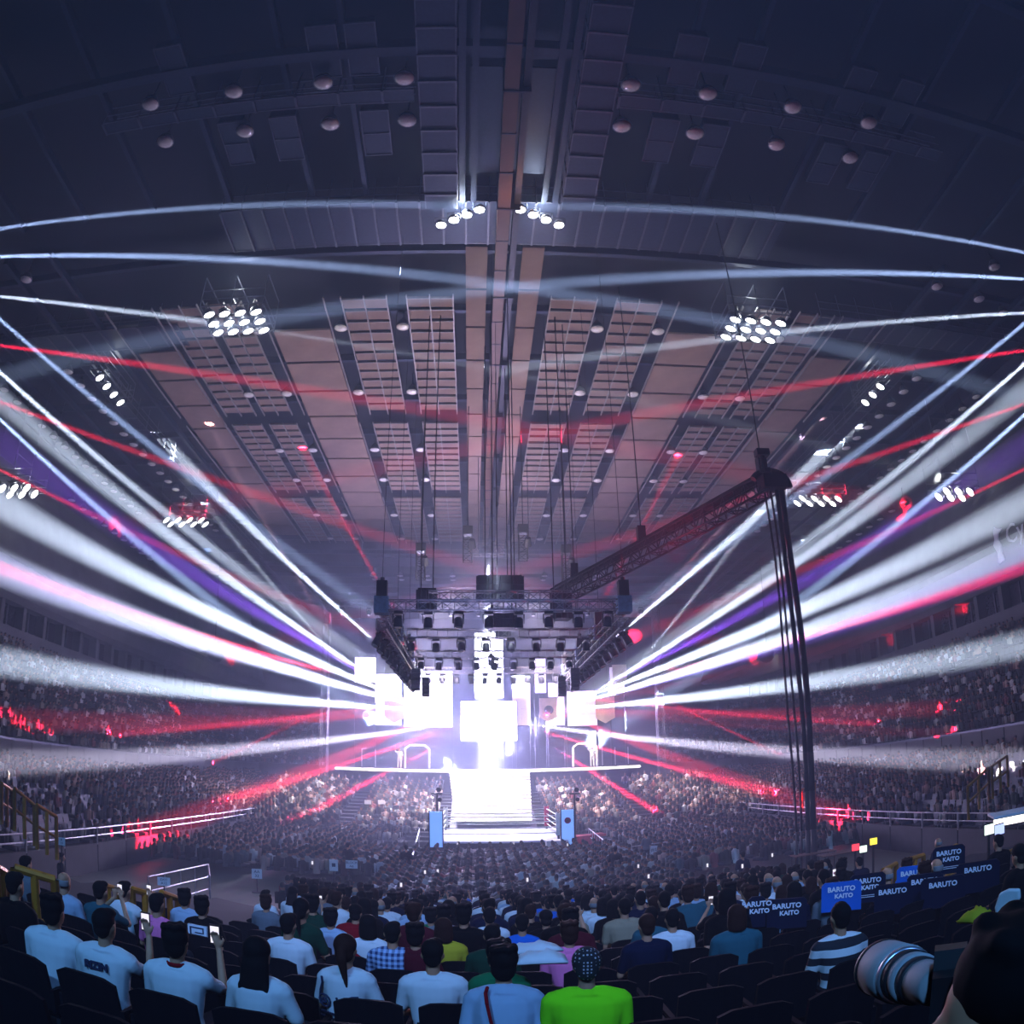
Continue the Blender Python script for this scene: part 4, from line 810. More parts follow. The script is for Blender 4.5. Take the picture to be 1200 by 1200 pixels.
# the people one can tell apart: head px, body, hair, hair colour, shirt, label, extras
HERO = [
 ((14, 1040), 'broad', 'short', 'hair_black', 'black', 'person in a black shirt with a small pale print, cut by the left edge', {}),
 ((60, 1078), 'broad', 'full', 'hair_black', 'white', 'person in a white T-shirt with dark bushy hair, second from the left edge', {}),
 ((122, 1090), 'right', 'short', 'hair_black', 'white', 'person in a white T-shirt with a dark five-letter print, holding a phone', dict(txt='RIZIN', phone=(160, 1108))),
 ((207, 1113), 'right', 'full', 'hair_black', 'white', 'person in a white T-shirt with a red collar, photographing with a lit phone', dict(phone=(233, 1121), collar=1)),
 ((303, 1143), 'slim', 'long', 'hair_black', 'white', 'woman with long black hair over a white shirt, low in the front rows', {}),
 ((405, 1122), 'slim', 'tail', 'hair_brown', 'white', 'woman with a reddish ponytail in a white shirt with a black brush drawing', dict(draw=1)),
 ((507, 1122), 'rest', 'short', 'hair_black', 'white', 'person with short black hair in a plain white shirt, centre front rows', {}),
 ((590, 1150), 'lean', 'full', 'hair_black', 'pale_blue', 'person with full black hair in a blue-grey top with a red strap', dict(strap=1)),
 ((688, 1140), 'broad', 'durag', 'dots', 'neon', 'person in a neon green T-shirt wearing a black dotted headscarf', {}),
 ((668, 1106), 'broad', 'full', 'hair_brown', 'pink', 'person in a magenta shirt behind the neon green one', {}),
 ((460, 1102), 'rest', 'short', 'hair_black', 'plaid', 'person in a blue and white plaid shirt', {}),
 ((432, 1094), 'slim', 'bob', 'hair_black', 'white', 'person in a white shirt crossed by a red sash, left of the plaid shirt', dict(sash=1)),
 ((338, 1088), 'rest', 'short', 'hair_black', 'white', 'person in a white collared shirt, short black hair, third row', {}),
 ((520, 1096), 'rest', 'bob', 'hair_brown', 'yellow', 'person in a mustard yellow T-shirt', {}),
 ((30, 1020), 'rest', 'short', 'hair_black', 'grey', 'person in a grey-blue shirt in front of the yellow rail at the left', {}),
 ((75, 1042), 'rest', 'bald', 'hair_grey', 'pale_blue', 'person with thinning hair in a pale blue shirt with a pink spot', dict(spot=1)),
 ((118, 1052), 'both', 'short', 'hair_black', 'teal', 'person in a dark teal shirt raising a lit phone, left rows', dict(phone=(93, 1068))),
 ((145, 1046), 'right', 'short', 'hair_black', 'white', 'person in a white T-shirt with a phone, beyond the man with printed shirt', dict(phone=(152, 1062))),
 ((184, 1066), 'slim', 'short', 'hair_black', 'pink', 'person in a bright pink shirt among the left rows', {}),
 ((217, 1060), 'slim', 'full', 'hair_black', 'pale_blue', 'person in a dull blue shirt right of the pink shirt', {}),
 ((237, 1068), 'rest', 'full', 'hair_black', 'black', 'person in a black jacket with a big pale square logo on the back', dict(logo=1)),
 ((312, 1062), 'rest', 'full', 'hair_brown', 'grey', 'person in a grey shirt with fluffy brown hair, left of centre', {}),
 ((311, 1053), 'slim', 'short', 'hair_black', 'white', 'person in a white shirt before the open floor, a lit phone beside', dict(phone=(323, 1070))),
 ((358, 1060), 'slimr', 'full', 'hair_black', 'dark_green', 'person in dark green holding up a bright phone, centre left', dict(phone=(357, 1075))),
 ((388, 1080), 'slim', 'full', 'hair_black', 'pale_blue', 'person in a pale blue top left of the ponytail woman', {}),
 ((545, 1052), 'rest', 'short', 'hair_black', 'white', 'person in a white T-shirt with a round dark head, centre mid rows', {}),
 ((487, 1104), 'slim', 'full', 'hair_black', 'maroon', 'person in a dark red top behind the plaid shirt', {}),
 ((505, 1078), 'rest', 'full', 'hair_black', 'green', 'person in a green shirt, centre rows', {}),
 ((577, 1108), 'rest', 'short', 'hair_black', 'dark_green', 'person in a dark green shirt left of the bundle of white shirts', {}),
 ((585, 1135), 'slim', 'full', 'hair_black', 'green', 'person in a green top half hidden, left of the neon green shirt', {}),
 ((640, 1084), 'rest', 'cap', 'hair_black', 'black', 'person in black with a dark cap, beyond the white shirts on a seat', {}),
 ((612, 1090), 'slim', 'short', 'hair_black', 'blue', 'person in a bright blue shirt, centre rows', {}),
 ((865, 1078), 'broad', 'bob', 'hair_brown', 'teal', 'person in a wide teal shirt with brown hair, right rows, phones lit in front', dict(phone=(862, 1077))),
 ((843, 1064), 'both', 'full', 'hair_black', 'black', 'person in black lifting a lit phone, right rows', dict(phone=(862, 1059))),
 ((788, 1082), 'rest', 'short', 'hair_black', 'white', 'person in a white shirt leaning low, right of centre', {}),
 ((763, 1082), 'slim', 'short', 'hair_black', 'teal', 'person in a slate blue shirt left of the leaning white shirt', {}),
 ((985, 1078), 'rest', 'short', 'hair_black', 'stripe', 'person in a black and white wide-striped T-shirt', {}),
 ((916, 1055), 'slim', 'bob', 'hair_brown', 'pale_blue', 'person with brown hair in pale blue behind a lettered seat cover', {}),
 ((950, 1042), 'rest', 'bob', 'hair_brown', 'black', 'person with reddish hair between lettered seat covers, right rows', {}),
 ((985, 1030), 'right', 'full', 'hair_black', 'blue', 'person in a blue lettered top with a lit phone, right rows', dict(phone=(1000, 1023))),
 ((1008, 1013), 'broad', 'short', 'hair_black', 'navy', 'person in a dark navy top with pale lettering, fourth lettered back', {}),
 ((1040, 1028), 'rest', 'bald', 'hair_grey', 'grey', 'person with grey hair right of the navy lettered top', {}),
 ((1062, 1020), 'slim', 'full', 'hair_brown', 'blue', 'person with reddish-brown hair in a bright blue top, right rows', {}),
 ((1083, 1024), 'slim', 'full', 'hair_brown', 'navy', 'person with dark brown hair facing the lettered seats, right rows', {}),
 ((1098, 1022), 'rest', 'bald', 'hair_grey', 'navy', 'person with a bare head before the widest lettered seat, right', {}),
 ((1100, 990), 'rest', 'bald', 'hair_grey', 'navy', 'person in navy by the upright lettered back at the yellow rails', {}),
 ((1172, 990), 'broad', 'short', 'hair_black', 'black', 'large person in black near the right edge beside the lit booth', {}),
 ((1195, 1005), 'rest', 'cap', 'hair_black', 'black', 'person in a black cap cut by the right edge', {}),
]
occupied = []   # (row q, arc angle)
def arm_phone(t, p, lab=None):
    pass
def text_on(body, size, m, par, loc, rot, **k): return text(body, size, m, par, loc, rot, **k)
for (px, bk, hair, hc, col, lab, ex) in HERO:
    c, q = bowl(px[0], px[1]+2, .62+.05); r = near_row(q); v = ray(*px)
    # follow the sight line to the chosen row
    best = min((abs(YC-math.hypot((CAM+v*t).x-XC, (CAM+v*t).y-YC)-r), t) for t in [1+.02*k for k in range(1600)])[1]
    P_ = CAM+v*best; dz0 = P_.z-1.22
    a = math.asin((P_.x-XC)/(YC-r)); z = max(tread(r), 0)
    sc_ = max(.93, min(1.05, (P_.z-z)/1.22)); 
    loc = (XC+(YC-r-.0)*math.sin(a), YC-(YC-r)*math.cos(a), z)
    rz = a+random.uniform(-.08, .08)
    t = person(loc, rz, bk, hair, hc, col, lab, 'people in the near rows', scale=sc_); occupied.append((r, a))
    sh_o = [c_ for c_ in t.children if c_.name.startswith('shirt')][0]
    hz = BODY[bk]['head']
    yb = -.165 if bk not in ('lean',) else -.1
    if 'txt' in ex: text_on('RIZIN', .078, 'ink', sh_o, (0, -.149, .93), (R(90), 0, 0), ext=.009, sx=1.0, bold=.003)
    if 'collar' in ex: o = MB(); o.lathe([(.07, 0), (.078, .03), (.066, .035), (.06, 0)], 16, (0, -.0, 1.035)); o.build('collar', M['sh_red'], sh_o, True)['label'] = 'red collar'
    if 'strap' in ex: o = MB(); o.tube([(-.1, .06, 1.08), (-.11, -.0, 1.06), (-.1, -.07, 1.0), (-.08, -.1, .9), (-.05, -.11, .75)], .012, 6); o.build('strap', M['sh_red'], sh_o)['label'] = 'red strap'
    if 'sash' in ex: o = MB(); o.tube([(-.16, -.1, .9), (-.05, -.15, .84), (.08, -.16, .82), (.2, -.13, .86)], .02, 6); o.build('sash', M['sh_red'], sh_o)['label'] = 'red band across the back'
    if 'spot' in ex: MB().lathe([(.03, -.02), (.03, .02)], 12, (0, yb+.01, .92), (0, 1, 0)).build('print', M['sh_pink'], sh_o)
    if 'draw' in ex:
        o = MB()
        for pts in ([(-.17, 1.0), (-.165, .95), (-.19, .88), (-.2, .82), (-.19, .76)], [(-.15+.055*math.cos(k*.63), .80+.05*math.sin(k*.63)) for k in range(11)], [(-.15+.02*math.cos(k*.9), .80+.02*math.sin(k*.9)) for k in range(8)],
                    [(-.04, .85), (-.025, .8)], [(.02, .8), (.07, .86), (.12, .86), (.07, .81), (.11, .79)], [(.03, .77), (.06, .83)], [(-.19, .7), (-.06, .7)], [(-.2, .66), (-.05, .655), (-.06, .7)]):
            o.tube([(x, -.155+.10*(x/.2)**2, z_) for x, z_ in pts], .009, 5)
        o.build('brush_drawing', M['ink'], sh_o)
    if 'logo' in ex:
        y0 = -.155
        MB().box(-.12, .14, y0-.012, y0+.02, .82, 1.0).build('logo_ground', M['white_txt'], sh_o)
        MB().box(-.08, .1, y0-.018, y0, .96, .975).box(.085, .1, y0-.018, y0, .90, .97).box(-.02, .1, y0-.018, y0, .90, .912).box(-.09, -.07, y0-.018, y0, .86, .975).box(-.09, .0, y0-.018, y0, .86, .872).build('logo_mark', M['ink'], sh_o)
        text_on('reversal', .062, 'white_txt', sh_o, (.01, y0+.005, .79), (R(90), 0, 0), ext=.015)
    if 'phone' in ex:
        lw = Vector((.13, .385, 1.21)) if bk in ('right', 'slimr') else Vector((.0, .40, 1.2)) if bk == 'both' else None
        pp = Vector(loc)+Matrix.Rotation(rz, 3, 'Z') @ (lw*sc_) if lw else CAM+ray(*ex['phone'])*best*1.03
        ph = thing('phone', 'x', 'phone', pp, rz, 'lit phones held up')
        ph['label'] = 'lit phone of the ' + ' '.join(lab.split(',')[0].replace('person ', 'person ').split()[:11])
        MB().box(-.036, .036, 0, .008, -.072, .072).build('case', M['phone'], ph); MB().box(-.031, .031, -.002, 0, -.06, .06).build('screen', M['phone_lit'], ph); MB().box(-.02, .016, -.004, -.002, -.03, .01).build('screen_picture', M['sh_pink'], ph)
# lettered seat covers on the right (dark cloth backs with pale block letters)
for i, (px, dist, wd, ln, tilt) in enumerate([((922, 1070), 9.2, .48, 2, -.15), ((986, 1050), 9.6, .5, 2, -.1), ((1017, 1040), 9.8, .46, 3, -.1), ((1046, 1053), 9.3, .45, 1, -.2), ((1071, 1031), 9.8, .45, 2, -.1), ((1084, 1041), 9.4, .45, 1, -.2), ((1105, 1045), 9.2, .55, 1, -.25), ((1112, 1007), 10.4, .45, 3, -.1), ((1146, 1027), 9.4, .55, 1, -.25), ((887, 1068), 9.0, .2, 2, 0)]):
    p = CAM+ray(*px)*dist; t = thing('seat_cover', f'dark cloth seat cover with pale block lettering on the right rows, {ORD[sum(1 for q in (922,986,1017,1046,1071,1084,1105,1112,1146,887) if q < px[0])]} from the left', 'seat cover', (p.x, p.y, p.z), -math.atan2(p.x-CAM.x, p.y), 'lettered seat covers')
    MB().prism([(-wd/2, -.2), (wd/2, -.2), (wd/2, .14), (wd/2-.04, .18), (-wd/2+.04, .18), (-wd/2, .14)], 0, .05, lambda x, z, y: (x, y, z)).build('cloth', M['sh_blue' if i in (1, 4) else 'sh_navy'], t)
    text('BARUTO', .088, 'white_txt', t, (0, -.006, .09), (R(90), 0, 0), bold=.003)
    if ln > 1: text('KAITO', .078, 'white_txt', t, (.03, -.006, 0), (R(90), 0, 0), bold=.003)
    if ln > 2: MB().box(-.16, .16, -.004, 0, -.105, -.098).box(-.12, .12, -.004, 0, -.13, -.122).build('print_lines', M['white_txt'], t)
# the generic near crowd fills the other places of the rows
cols = ['white']*7+['black']*8+['navy']*6+['grey']*3+['pale_blue']*4+['teal', 'red', 'maroon', 'dark_green', 'tan', 'blue', 'peach']
NAMEC = dict(pale_blue='pale blue', dark_green='dark green')
places = []
for ri, q in enumerate(ROWS):
    if q < 1.6 or tread(q) < -.2: continue
    half = 7.6 if q < 9 else 7.0; n = int(half*2/.56)
    for i in range(n):
        x = -half+.56*(i+.5)-(.3 if q > 9 else 0); a = math.asin(x/(YC-q)); d_ = math.hypot(x-CAM.x, YC-(YC-q)*math.cos(a))
        places.append((q, a, x, YC-(YC-q)*math.cos(a), d_))
def proj(p):
    v = (Vector(p)-CAM).normalized(); c = v.dot(FW); th = math.acos(max(-1, min(1, c))); r = 2*FPX*math.sin(th/2); a, b = v.dot(RT), v.dot(UP); h = math.hypot(a, b); return 600+r*a/h, 600-r*b/h
def shown(x, y, z):   # where the photograph shows people on the near stand
    px, py = proj((x, y, z+1.22))
    if px < 340: return False
    if px < 430: return py < 1075 and py > 1015-(px-340)*.1
    if px < 760: return py < 1078
    if px < 900: return py < 1062
    return px < 1000 and py < 1050-(px-900)*.22
def free(q, a):
    return all(abs(q-r)*1 > .5 or abs(a-b)*(YC-q) > .46 for r, b in occupied)
def empty_zone(q, x):   # the dark empty seats on the right and the gaps of the photograph
    if x > .1 and q < 6.3+.0*x and not (x > 4.3 and q > 6.5): return True
    if x > .5 and q < 8.3 - .25*max(0, x-4): return random.random() < .8
    if q < 3.2: return True
    if x < -7.2 and q > 10: return True
    return random.random() < .1
gen = []; chairs = []
for (q, a, x, y, d_) in places:
    vis = d_ < 40
    
    chairs.append((q, a, x, y, d_))
    if free(q, a) and random.random() < .93 and shown(x, y, max(0, tread(q))): gen.append((q, a, x, y, d_))
for (r, a) in occupied: chairs.append((r, a, XC+(YC-r)*math.sin(a), 0, 0))
gen.sort(key=lambda g: g[4]); keep = gen[:300-len(HERO)]; others = gen[300-len(HERO):]
rows_k = sorted({round(g[0], 2) for g in keep})
bykey = {}
for g in keep: bykey.setdefault(round(g[0], 2), []).append(g)
for rk, lst in bykey.items():
    lst.sort(key=lambda g: g[2]); ri = rows_k.index(rk)
    for i, (q, a, x, y, d_) in enumerate(lst):
        col = random.choice(cols); hr = random.choice(['short']*5+['full']*4+['bob']*2+['long', 'tail', 'cap', 'bald']); hc = 'hair_grey' if hr == 'bald' else random.choice(['hair_black']*4+['hair_brown'])
        bk = random.choice(['rest']*4+['slim']*3+['broad', 'broad', 'lean', 'right'])
        hn = {'short': 'short dark hair', 'full': 'full dark hair', 'bob': 'bobbed hair', 'long': 'long hair', 'tail': 'a ponytail', 'cap': 'a cap', 'bald': 'thin grey hair'}[hr]
        z = max(tread(q), 0)
        person((x, y, z), a+random.uniform(-.15, .15), bk, hr, hc, col, f'person in {NAMEC.get(col, col)}, {hn}, {ORD[i]} filler from the left, {ORD[ri]} near row'.replace(' filler', ''), 'people in the near rows', scale=random.uniform(.94, 1.03))
# chairs: the nearest 300 singly, the rest joined
keepc = []
for c_ in chairs:
    q, a, x, y, d_ = c_; loc = Vector((XC+(YC-q)*math.sin(a), YC-(YC-q)*math.cos(a), max(0, tread(q))))
    if any(abs(q-k[0]) < .1 and abs(a-k[1])*(YC-q) < .42 for k in keepc): continue
    keepc.append((q, a, loc, (loc-CAM).length))
keepc.sort(key=lambda k: k[3]); near_c = keepc[:300]; rows_c = sorted({round(k[0], 2) for k in near_c}); g2 = {}
for k in near_c: g2.setdefault(round(k[0], 2), []).append(k)
for rk, lst in g2.items():
    lst.sort(key=lambda k: k[1])
    for i, k in enumerate(lst): chair(k[2], k[1], f'black plastic arena chair, {ORD[i]} from the left in the {ORD[rows_c.index(rk)]} near row', 'arena chairs of the near stand')
# camera man with the long pale lens at the right, close to the photographer
pl = CAM+ray(1034, 1134)*1.75; pr = CAM+ray(1112, 1160)*1.42
hd = CAM+ray(1172, 1180)*1.28
cm = thing('person', 'dark-haired photographer close at the right edge, bent to a camera', 'person', (0, 0, 0), .95, 'photographer')
B_ = BODY['rest']; link('body', B_['body'], cm); link('jacket', shirtm('rest', 'black'), cm); link('trousers', B_['trousers'], cm)
h_ = link('hair', hairm('full', 'hair_black'), cm, B_['head']+Vector((0, -.01, .012))); h_.scale = (1.12, 1.12, 1.08)
hw = Matrix.Rotation(.95, 3, 'Z') @ B_['head']; cm.location = hd-hw
ln = thing('telephoto_lens', 'long pale telephoto lens with dark rings pointing at the ring', 'camera lens', pl)
dL = (pr-pl).normalized()
def lr(prof, name, m, n=30): MB().lathe(prof, n, (0, 0, 0), dL).build(name, M[m], ln, True)
lr([(.058, .012), (.067, 0), (.069, .004), (.069, .016), (.066, .02)], 'hood_rim', 'lensring'); lr([(.06, .01), (.067, .018), (.067, .125), (.06, .135)], 'lens_hood', 'lensgrey')
lr([(.059, .133), (.064, .136), (.064, .146), (.058, .15)], 'silver_ring', 'chrome'); lr([(.055, .148), (.059, .15), (.059, .175), (.054, .178)], 'dark_ring', 'lensring')
lr([(.052, .176), (.056, .18), (.056, .205), (.05, .21)], 'barrel', 'lensgrey'); lr([(.046, .208), (.05, .21), (.05, .232), (.045, .236)], 'focus_ring', 'lensring'); lr([(.042, .234), (.046, .24), (.041, .31), (.038, .32)], 'rear_barrel', 'lensgrey')
cb = thing('camera', 'black camera body behind the long pale lens', 'camera', pl+dL*.36, .95)
MB().box(-.075, .075, -.03, .03, -.05, .05).build('body', M['black'], cb); MB().prism([(-.03, .05), (.03, .05), (.02, .085), (-.02, .085)], -.03, .03, lambda x, z, y: (x, y, z)).build('viewfinder', M['black'], cb)
# pale shirt hung over a chair back, white shirts piled, bag on the right seats
def cloth_heap(label, name, px, dist, w_, d_, h_, m, rz=0, n=5):
    p = CAM+ray(*px)*dist; t = MB(); k = 9
    vs = [((i/(k-1)-.5)*w_, (j/(k-1)-.5)*d_, h_*(1-max(abs(i/(k-1)-.5), abs(j/(k-1)-.5))**2*4)*(.8+.3*math.sin(i*1.7+j)*math.cos(j*1.3))) for i in range(k) for j in range(k)]
    t.add(vs, [(i*k+j, (i+1)*k+j, (i+1)*k+j+1, i*k+j+1) for i in range(k-1) for j in range(k-1)]); o = t.build(name, M[m], None, True); o.location = p; o.rotation_euler = (0, 0, rz)
    so = o.modifiers.new('s', 'SOLIDIFY'); so.thickness = .02; return tag(o, label, {'folded_shirt': 'clothes', 'bag': 'bag', 'draped_jacket': 'clothes'}[name])
cloth_heap('folded white shirt lying on a chair back, left of the magenta shirt', 'folded_shirt', (634, 1124), 5.2, .34, .22, .08, 'sh_white'); cloth_heap('second folded white shirt with a dark print on a chair, higher one', 'folded_shirt', (625, 1112), 5.7, .4, .2, .07, 'sh_white', .2)
cloth_heap('yellow-brown bag on the empty seats at the right', 'bag', (1143, 1074), 4.2, .2, .12, .06, 'sh_yellow', .3)
p = CAM+ray(1178, 1062)*3.6
t = MB(); t.prism([(-.06, .12), (.03, .15), (.14, .14), (.15, .05), (.05, .0), (-.02, -.08), (-.05, -.25), (-.1, -.26), (-.08, -.1), (-.1, 0)], -.03, .03, lambda x, z, y: (x, y, z)); o = t.build('draped_jacket', M['sh_white'], None); o.location = p; o.scale = (.5, .6, .55); o.rotation_euler = (0, 0, -.9); tag(o, 'pale jacket draped over a dark chair at the right edge', 'clothes')
bv = o.modifiers.new('b', 'BEVEL'); bv.width = .02; bv.segments = 3

# ------------------------------------------------------------------ crowds far off: simple seated figures, joined, one object a block
def fig():
    b = MB(); n = 6
    def ring_(cy, cz, rx, ry): return [(rx*math.cos(2*math.pi*i/n+.5), cy+ry*math.sin(2*math.pi*i/n+.5), cz) for i in range(n)]
    def sk(secs): vs = [v for s_ in secs for v in ring_(*s_)]; m = len(secs); return vs, [(j*n+i, j*n+(i+1) % n, (j+1)*n+(i+1) % n, (j+1)*n+i) for j in range(m-1) for i in range(n)]+[tuple(range(n)), tuple(range((m-1)*n, m*n))]
    parts = []; 
    for secs, c in (([(0, .42, .17, .13), (0, .75, .17, .12), (0, .98, .2, .1), (0, 1.06, .07, .06)], 0), ([(0.01, 1.06, .05, .06), (.01, 1.13, .075, .09), (.01, 1.22, .08, .095)], 1), ([(0, 1.17, .088, .1), (-.01, 1.27, .085, .1), (-.01, 1.33, .04, .05)], 2)):
        v, f = sk(secs); k = len(b.v); b.v += v; b.f += [tuple(k+i for i in q) for q in f]; parts += [c]*len(v)
    for s in (-1, 1):
        k = len(b.v); b.box(s*.1-.07, s*.1+.07, .05, .5, .42, .56); b.box(s*.22-.045, s*.22+.045, -.05, .12, .6, .98); parts += [3]*8+[0]*8
    return np.array(b.v, float), b.f, np.array(parts)
FV, FF, FP = fig(); FFLAT = np.array([i for f in FF for i in f]); FLEN = np.array([len(f) for f in FF]); NV = len(FV)
cm_ = bpy.data.materials.new('crowd_cloth'); cm_.use_nodes = True; n_ = cm_.node_tree; at = n_.nodes.new('ShaderNodeAttribute'); at.attribute_name = 'col'; n_.links.new(at.outputs['Color'], n_.nodes['Principled BSDF'].inputs['Base Color']); n_.nodes['Principled BSDF'].inputs['Roughness'].default_value = .85
PAL = np.array([srgb(SH[k]) for k in ('white', 'white', 'white', 'pale_blue', 'black', 'black', 'black', 'black', 'black', 'navy', 'navy', 'navy', 'grey', 'red', 'teal', 'tan', 'dark_green', 'peach', 'maroon', 'black')])
def crowd(name, label, P, group=None):
    P = np.array(P, float)  # x, y, z, heading
    if not len(P): return
    n = len(P); c, s = np.cos(P[:, 3]), np.sin(P[:, 3]); sc_ = rng.uniform(.92, 1.06, n)
    X = FV[None, :, 0]*sc_[:, None]; Y = FV[None, :, 1]*sc_[:, None]+ (FV[None, :, 2]-.4)*rng.uniform(-.05, .18, n)[:, None]; Z = FV[None, :, 2]*sc_[:, None]
    V = np.stack([X*c[:, None]-Y*s[:, None]+P[:, 0:1], X*s[:, None]+Y*c[:, None]+P[:, 1:2], Z+P[:, 2:3]], -1).reshape(-1, 3)
    idx = (FFLAT[None]+np.arange(n)[:, None]*NV).ravel(); ln_ = np.tile(FLEN, n); st_ = np.concatenate([[0], np.cumsum(ln_)[:-1]])
    me = bpy.data.meshes.new(name); me.vertices.add(len(V)); me.vertices.foreach_set('co', V.ravel()); me.loops.add(len(idx)); me.loops.foreach_set('vertex_index', idx.astype(np.int32))
    me.polygons.add(len(ln_)); me.polygons.foreach_set('loop_start', st_.astype(np.int32)); me.update(calc_edges=True)
    sh_ = PAL[rng.integers(0, len(PAL), n)]; sh_ = (sh_*.6+sh_.mean(1, keepdims=True)*.4)*rng.uniform(.35, 1.0, (n, 1)); sk = np.array(srgb('8e6552')); hr = np.array([.012, .01, .01]); tr = np.array([.02, .025, .04])
    C = np.where((FP == 0)[None, :, None], sh_[:, None, :], np.where((FP == 1)[None, :, None], sk, np.where((FP == 2)[None, :, None], hr, tr))); C = np.clip(np.concatenate([C, np.ones((*C.shape[:2], 1))], -1), 0, 1)
    at_ = me.color_attributes.new('col', 'FLOAT_COLOR', 'POINT'); at_.data.foreach_set('color', C.astype(np.float32).ravel()); me.materials.append(cm_)
    return tag(link(name, me), label, 'crowd', group, 'stuff')
def seats(name, label, P, m='seat_far'):
    b = MB()
    for x, y, z, h in P:
        c, s = math.cos(h), math.sin(h); pt = lambda u, v, w_: (x+u*c-v*s, y+u*s+v*c, z+w_)
        b.add([pt(-.22, -.2, .42), pt(.22, -.2, .42), pt(.22, -.28, .84), pt(-.22, -.28, .84), pt(-.22, .2, .42), pt(.22, .2, .42)], [(0, 1, 2, 3), (0, 1, 5, 4)])
    return tag(b.build(name, M[m], None), label, 'seating', None, 'stuff')
for s, nm in ((-1, 'left'), (1, 'right')):
    H = math.pi/2 if s > 0 else -math.pi/2
    L_, U_, SL, SU = [], [], [], []
    for k in range(LOW['n']):
        for i in range(136):
            y = 13+i*.53
            if (y % 9.5) < .9: continue
            x = s*(LOW['x0']+(k+.55)*LOW['pitch']); p = (x, y, LOW['z0']+k*LOW['rise'], H+(-s)*.35*(0)+random.uniform(-.15, .15)-s*(-.3 if y < 40 else .3)*0)
            SL.append((x, y, p[2], H))
            dens = .86 if y > 36 else .5 if y > 27 else .06
            if s > 0 and y < 30: dens = .2
            if random.random() < dens: L_.append(p)
    for k in range(UPP['n']):
        for i in range(155):
            y = -2+i*.58
            if (y % 11) < 1: continue
            x = s*(UPP['x0']+(k+.55)*UPP['pitch']); z = UPP['z0']+k*UPP['rise']
            SU.append((x, y, z, H))
            if random.random() < (.85 if not (s > 0 and 6 < k < 10 and 38 < y < 62) else .15): U_.append((x, y, z, H+random.uniform(-.15, .15)))
    for k in range(UPP['n']):
        r = UPP['x0']+(k+.55)*UPP['pitch']
        for i in range(int(r*.95/.58)):
            t_ = i*.58/r+.01; x, y, z = s*r*math.cos(t_), 88+r*math.sin(t_), UPP['z0']+k*UPP['rise']; hd2 = math.atan2(x, -(y-60)) if False else math.atan2(x, 60-y)
            if (i % 18) < 2: continue
            SU.append((x, y, z, hd2))
            if random.random() < .8: U_.append((x, y, z, hd2))
    crowd('seated_crowd', f'seated crowd in the lower {nm} stand behind the grey barrier', L_); crowd('seated_crowd', f'seated crowd filling the steep upper {nm} stand below the boxes', U_)
    SL = [q for q in SL]; seats('stand_seats', f'rows of dark seats in the lower {nm} stand', SL, 'seat_blue'); seats('stand_seats', f'rows of dark seats in the upper {nm} stand', SU)
E_ = []
for k in range(ND):
    for i in range(62):
        x = -16.4+i*.53
        if -4.1 < x < 3.2 or abs(abs(x+.4)-9.5) < .5: continue
        if random.random() < .9: E_.append((x, 46.5+k*.95, .35+k*.2, math.pi+random.uniform(-.15, .15)))
crowd('seated_crowd', 'seated crowd on the end stand under the stage deck, beside the white stairs', E_)
Fr, Fl, Fl2 = [], [], []
for j in range(24):
    y = 22.5+j*.62
    if y > 37.4: break
    for i in range(30):
        x = -7.4+i*.5
        if x < -4.9+(.0) and y > 24 and y < 30 or x > 5.2: continue
        if random.random() < .9: Fr.append((x, y, 0, random.uniform(-.12, .12)))
crowd('seated_crowd', 'seated crowd on the floor directly in front of the ring', Fr+[(g[2], g[3], max(0, tread(g[0])), g[1]) for g in others])
for s, nm in ((-1, 'left'), (1, 'right')):
    B2 = []
    for i in range(17):
        for j in range(60):
            x = s*(6.3+i*.56); y = 27+j*.55
            if y > 58 or (s < 0 and y < 30+ (i*.0) ) or (s < 0 and x > -7.2 and y < 44) or (s > 0 and y < 29+i*.1): continue
            if abs(i-8) < 1 and 1: continue
            if y < 46 and abs(x) < 5.8: continue
            if random.random() < .84: B2.append((x, y, 0, math.atan2(x+.4, 42-y) if y < 60 else 0))
    B2 = [(x, y, z, math.atan2((x+.35), (42.4-y)) ) for x, y, z, _ in B2]
    crowd('seated_crowd', f'seated crowd on the floor blocks {nm} of the ring', B2)

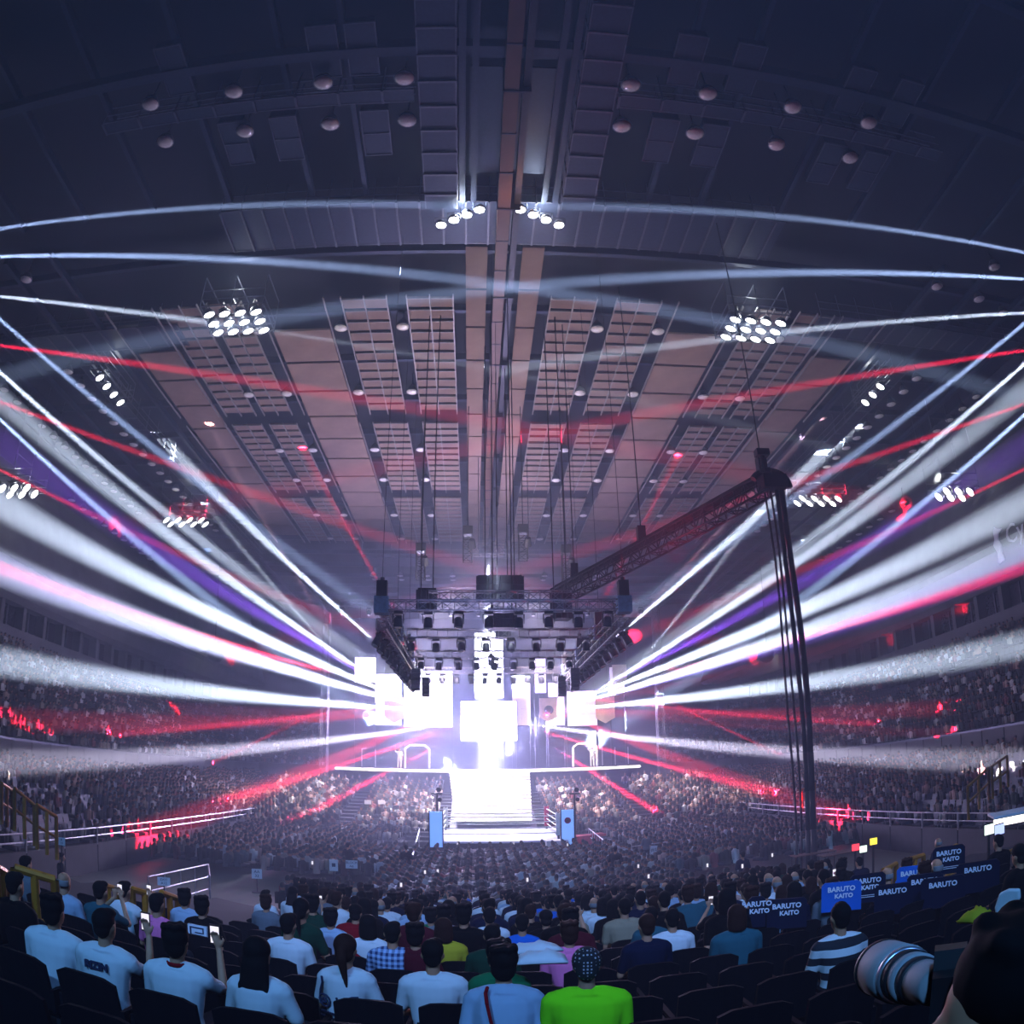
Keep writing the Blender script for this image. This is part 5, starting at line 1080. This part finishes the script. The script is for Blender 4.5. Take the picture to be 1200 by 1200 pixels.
# standing people: two lit performers on the deck, staff in the aisles
def make_stand(armup=False):
    up_ = .42; b = MB(); torso(b, 1.0); caps(b, (0, 0, .98), (0, 0, 1.13), .058, .052); head_parts(b, (0, .01, 1.22)); sh_ = MB(); torso(sh_, 1.0, .014)
    for s in (-1, 1):
        S_ = Vector((s*.2, 0, .95)); E2 = Vector((s*.27, -.02, .68)) if not (armup and s > 0) else Vector((s*.36, .05, 1.1)); W2 = Vector((s*.25, .1, .45)) if not (armup and s > 0) else Vector((s*.3, .12, 1.38))
        hd = (0, .2, -1) if not (armup and s > 0) else (0, .1, 1)
        caps(b, S_, E2, .05, .038); caps(b, E2, W2, .037, .025); hand(b, W2, hd, (0, 1, 0), -s); caps(sh_, S_, S_.lerp(E2, .8), .062, .056)
    for m_ in (b, sh_): m_.v = [(x, y, z+up_) for x, y, z in m_.v]
    tr = MB(); loft(tr, [(0, -.02, .84, .16, .12), (0, -.02, .92, .18, .13), (0, -.02, .99, .165, .12)])
    for s in (-1, 1):
        caps(b, (s*.09, 0, .9), (s*.11, .02, .5), .085, .058); caps(b, (s*.11, .02, .5), (s*.12, -.01, .09), .055, .035); caps(b, (s*.12, -.03, .045), (s*.14, .17, .03), .042, .033)
        caps(tr, (s*.09, 0, .9), (s*.11, .02, .5), .098, .075); caps(tr, (s*.11, .02, .5), (s*.12, -.01, .14), .072, .06)
    return fuse(b, 'body', M['skin'], .016, 2), fuse(sh_, 'shirt', M['sh_white'], .018, 2), fuse(tr, 'trousers', M['trousers'], .02, 2)
ST = {k: make_stand(k) for k in (False, True)}
def stand(px, depth, z, rz, col, tcol, label, up=False, grp=None):
    p = ony(*px, depth); t = thing('person', label, 'person', (p.x, depth, z), rz, grp); b, s_, tr = ST[up]
    link('body', b, t); a = s_.copy(); a.materials.clear(); a.materials.append(M['sh_'+col]); link('shirt', a, t); q = tr.copy(); q.materials.clear(); q.materials.append(M[tcol]); link('trousers', q, t); link('hair', hairm('short', 'hair_black'), t, (0, .01, 1.64)); return t
stand((468, 885), 62.3, 4.8, 3.1, 'white', 'sh_white', 'performer in white standing on the stage deck left of the left arch', True); stand((694, 880), 62.3, 4.8, 3.1, 'white', 'sh_white', 'performer in white standing on the stage deck by the right arch', True)
stand((476, 1000), 31, 0, .3, 'black', 'trousers', 'camera worker in black standing in the aisle left of the ring'); stand((721, 1000), 29, 0, -.3, 'black', 'trousers', 'camera worker in black standing in the aisle right of the ring')
stand((757, 985), 34, 0, .5, 'grey', 'trousers', 'staff member in grey standing by the check-pattern board on the right aisle'); stand((72, 1010), 19, 0, -1.0, 'black', 'trousers', 'guard in a dark suit standing below the left stand stairs')
stand((870, 990), 24, 0, .2, 'navy', 'trousers', 'staff member in navy standing beside the hanging cables'); stand((408, 995), 31, 0, -.4, 'black', 'trousers', 'staff member in black standing by the pale folding table')
# small lit phones out in the floor crowd
PH = [(366, 1011), (498, 1022), (513, 1021), (536, 989), (554, 986), (602, 988), (618, 1031), (665, 990), (748, 1015), (760, 1027), (829, 1014), (870, 1015), (905, 1002), (470, 1037)]
pc = MB().box(-.036, .036, 0, .01, -.072, .072).mesh('case', M['phone']); ps = MB().box(-.033, .033, -.003, 0, -.066, .066).mesh('screen', M['phone_lit'])
for i, q in enumerate(sorted(PH)):
    v = ray(*q); t_ = 3
    while (CAM+v*t_).z > max(0, tread(YC-math.hypot((CAM+v*t_).x, (CAM+v*t_).y-YC)))+1.35 and t_ < 60: t_ += .1
    ph = thing('phone', f'tiny lit phone screen held up in the floor crowd, {ORD[i]} from the left', 'phone', CAM+v*t_, .1, 'tiny lit phones in the crowd'); link('case', pc, ph); link('screen', ps, ph)
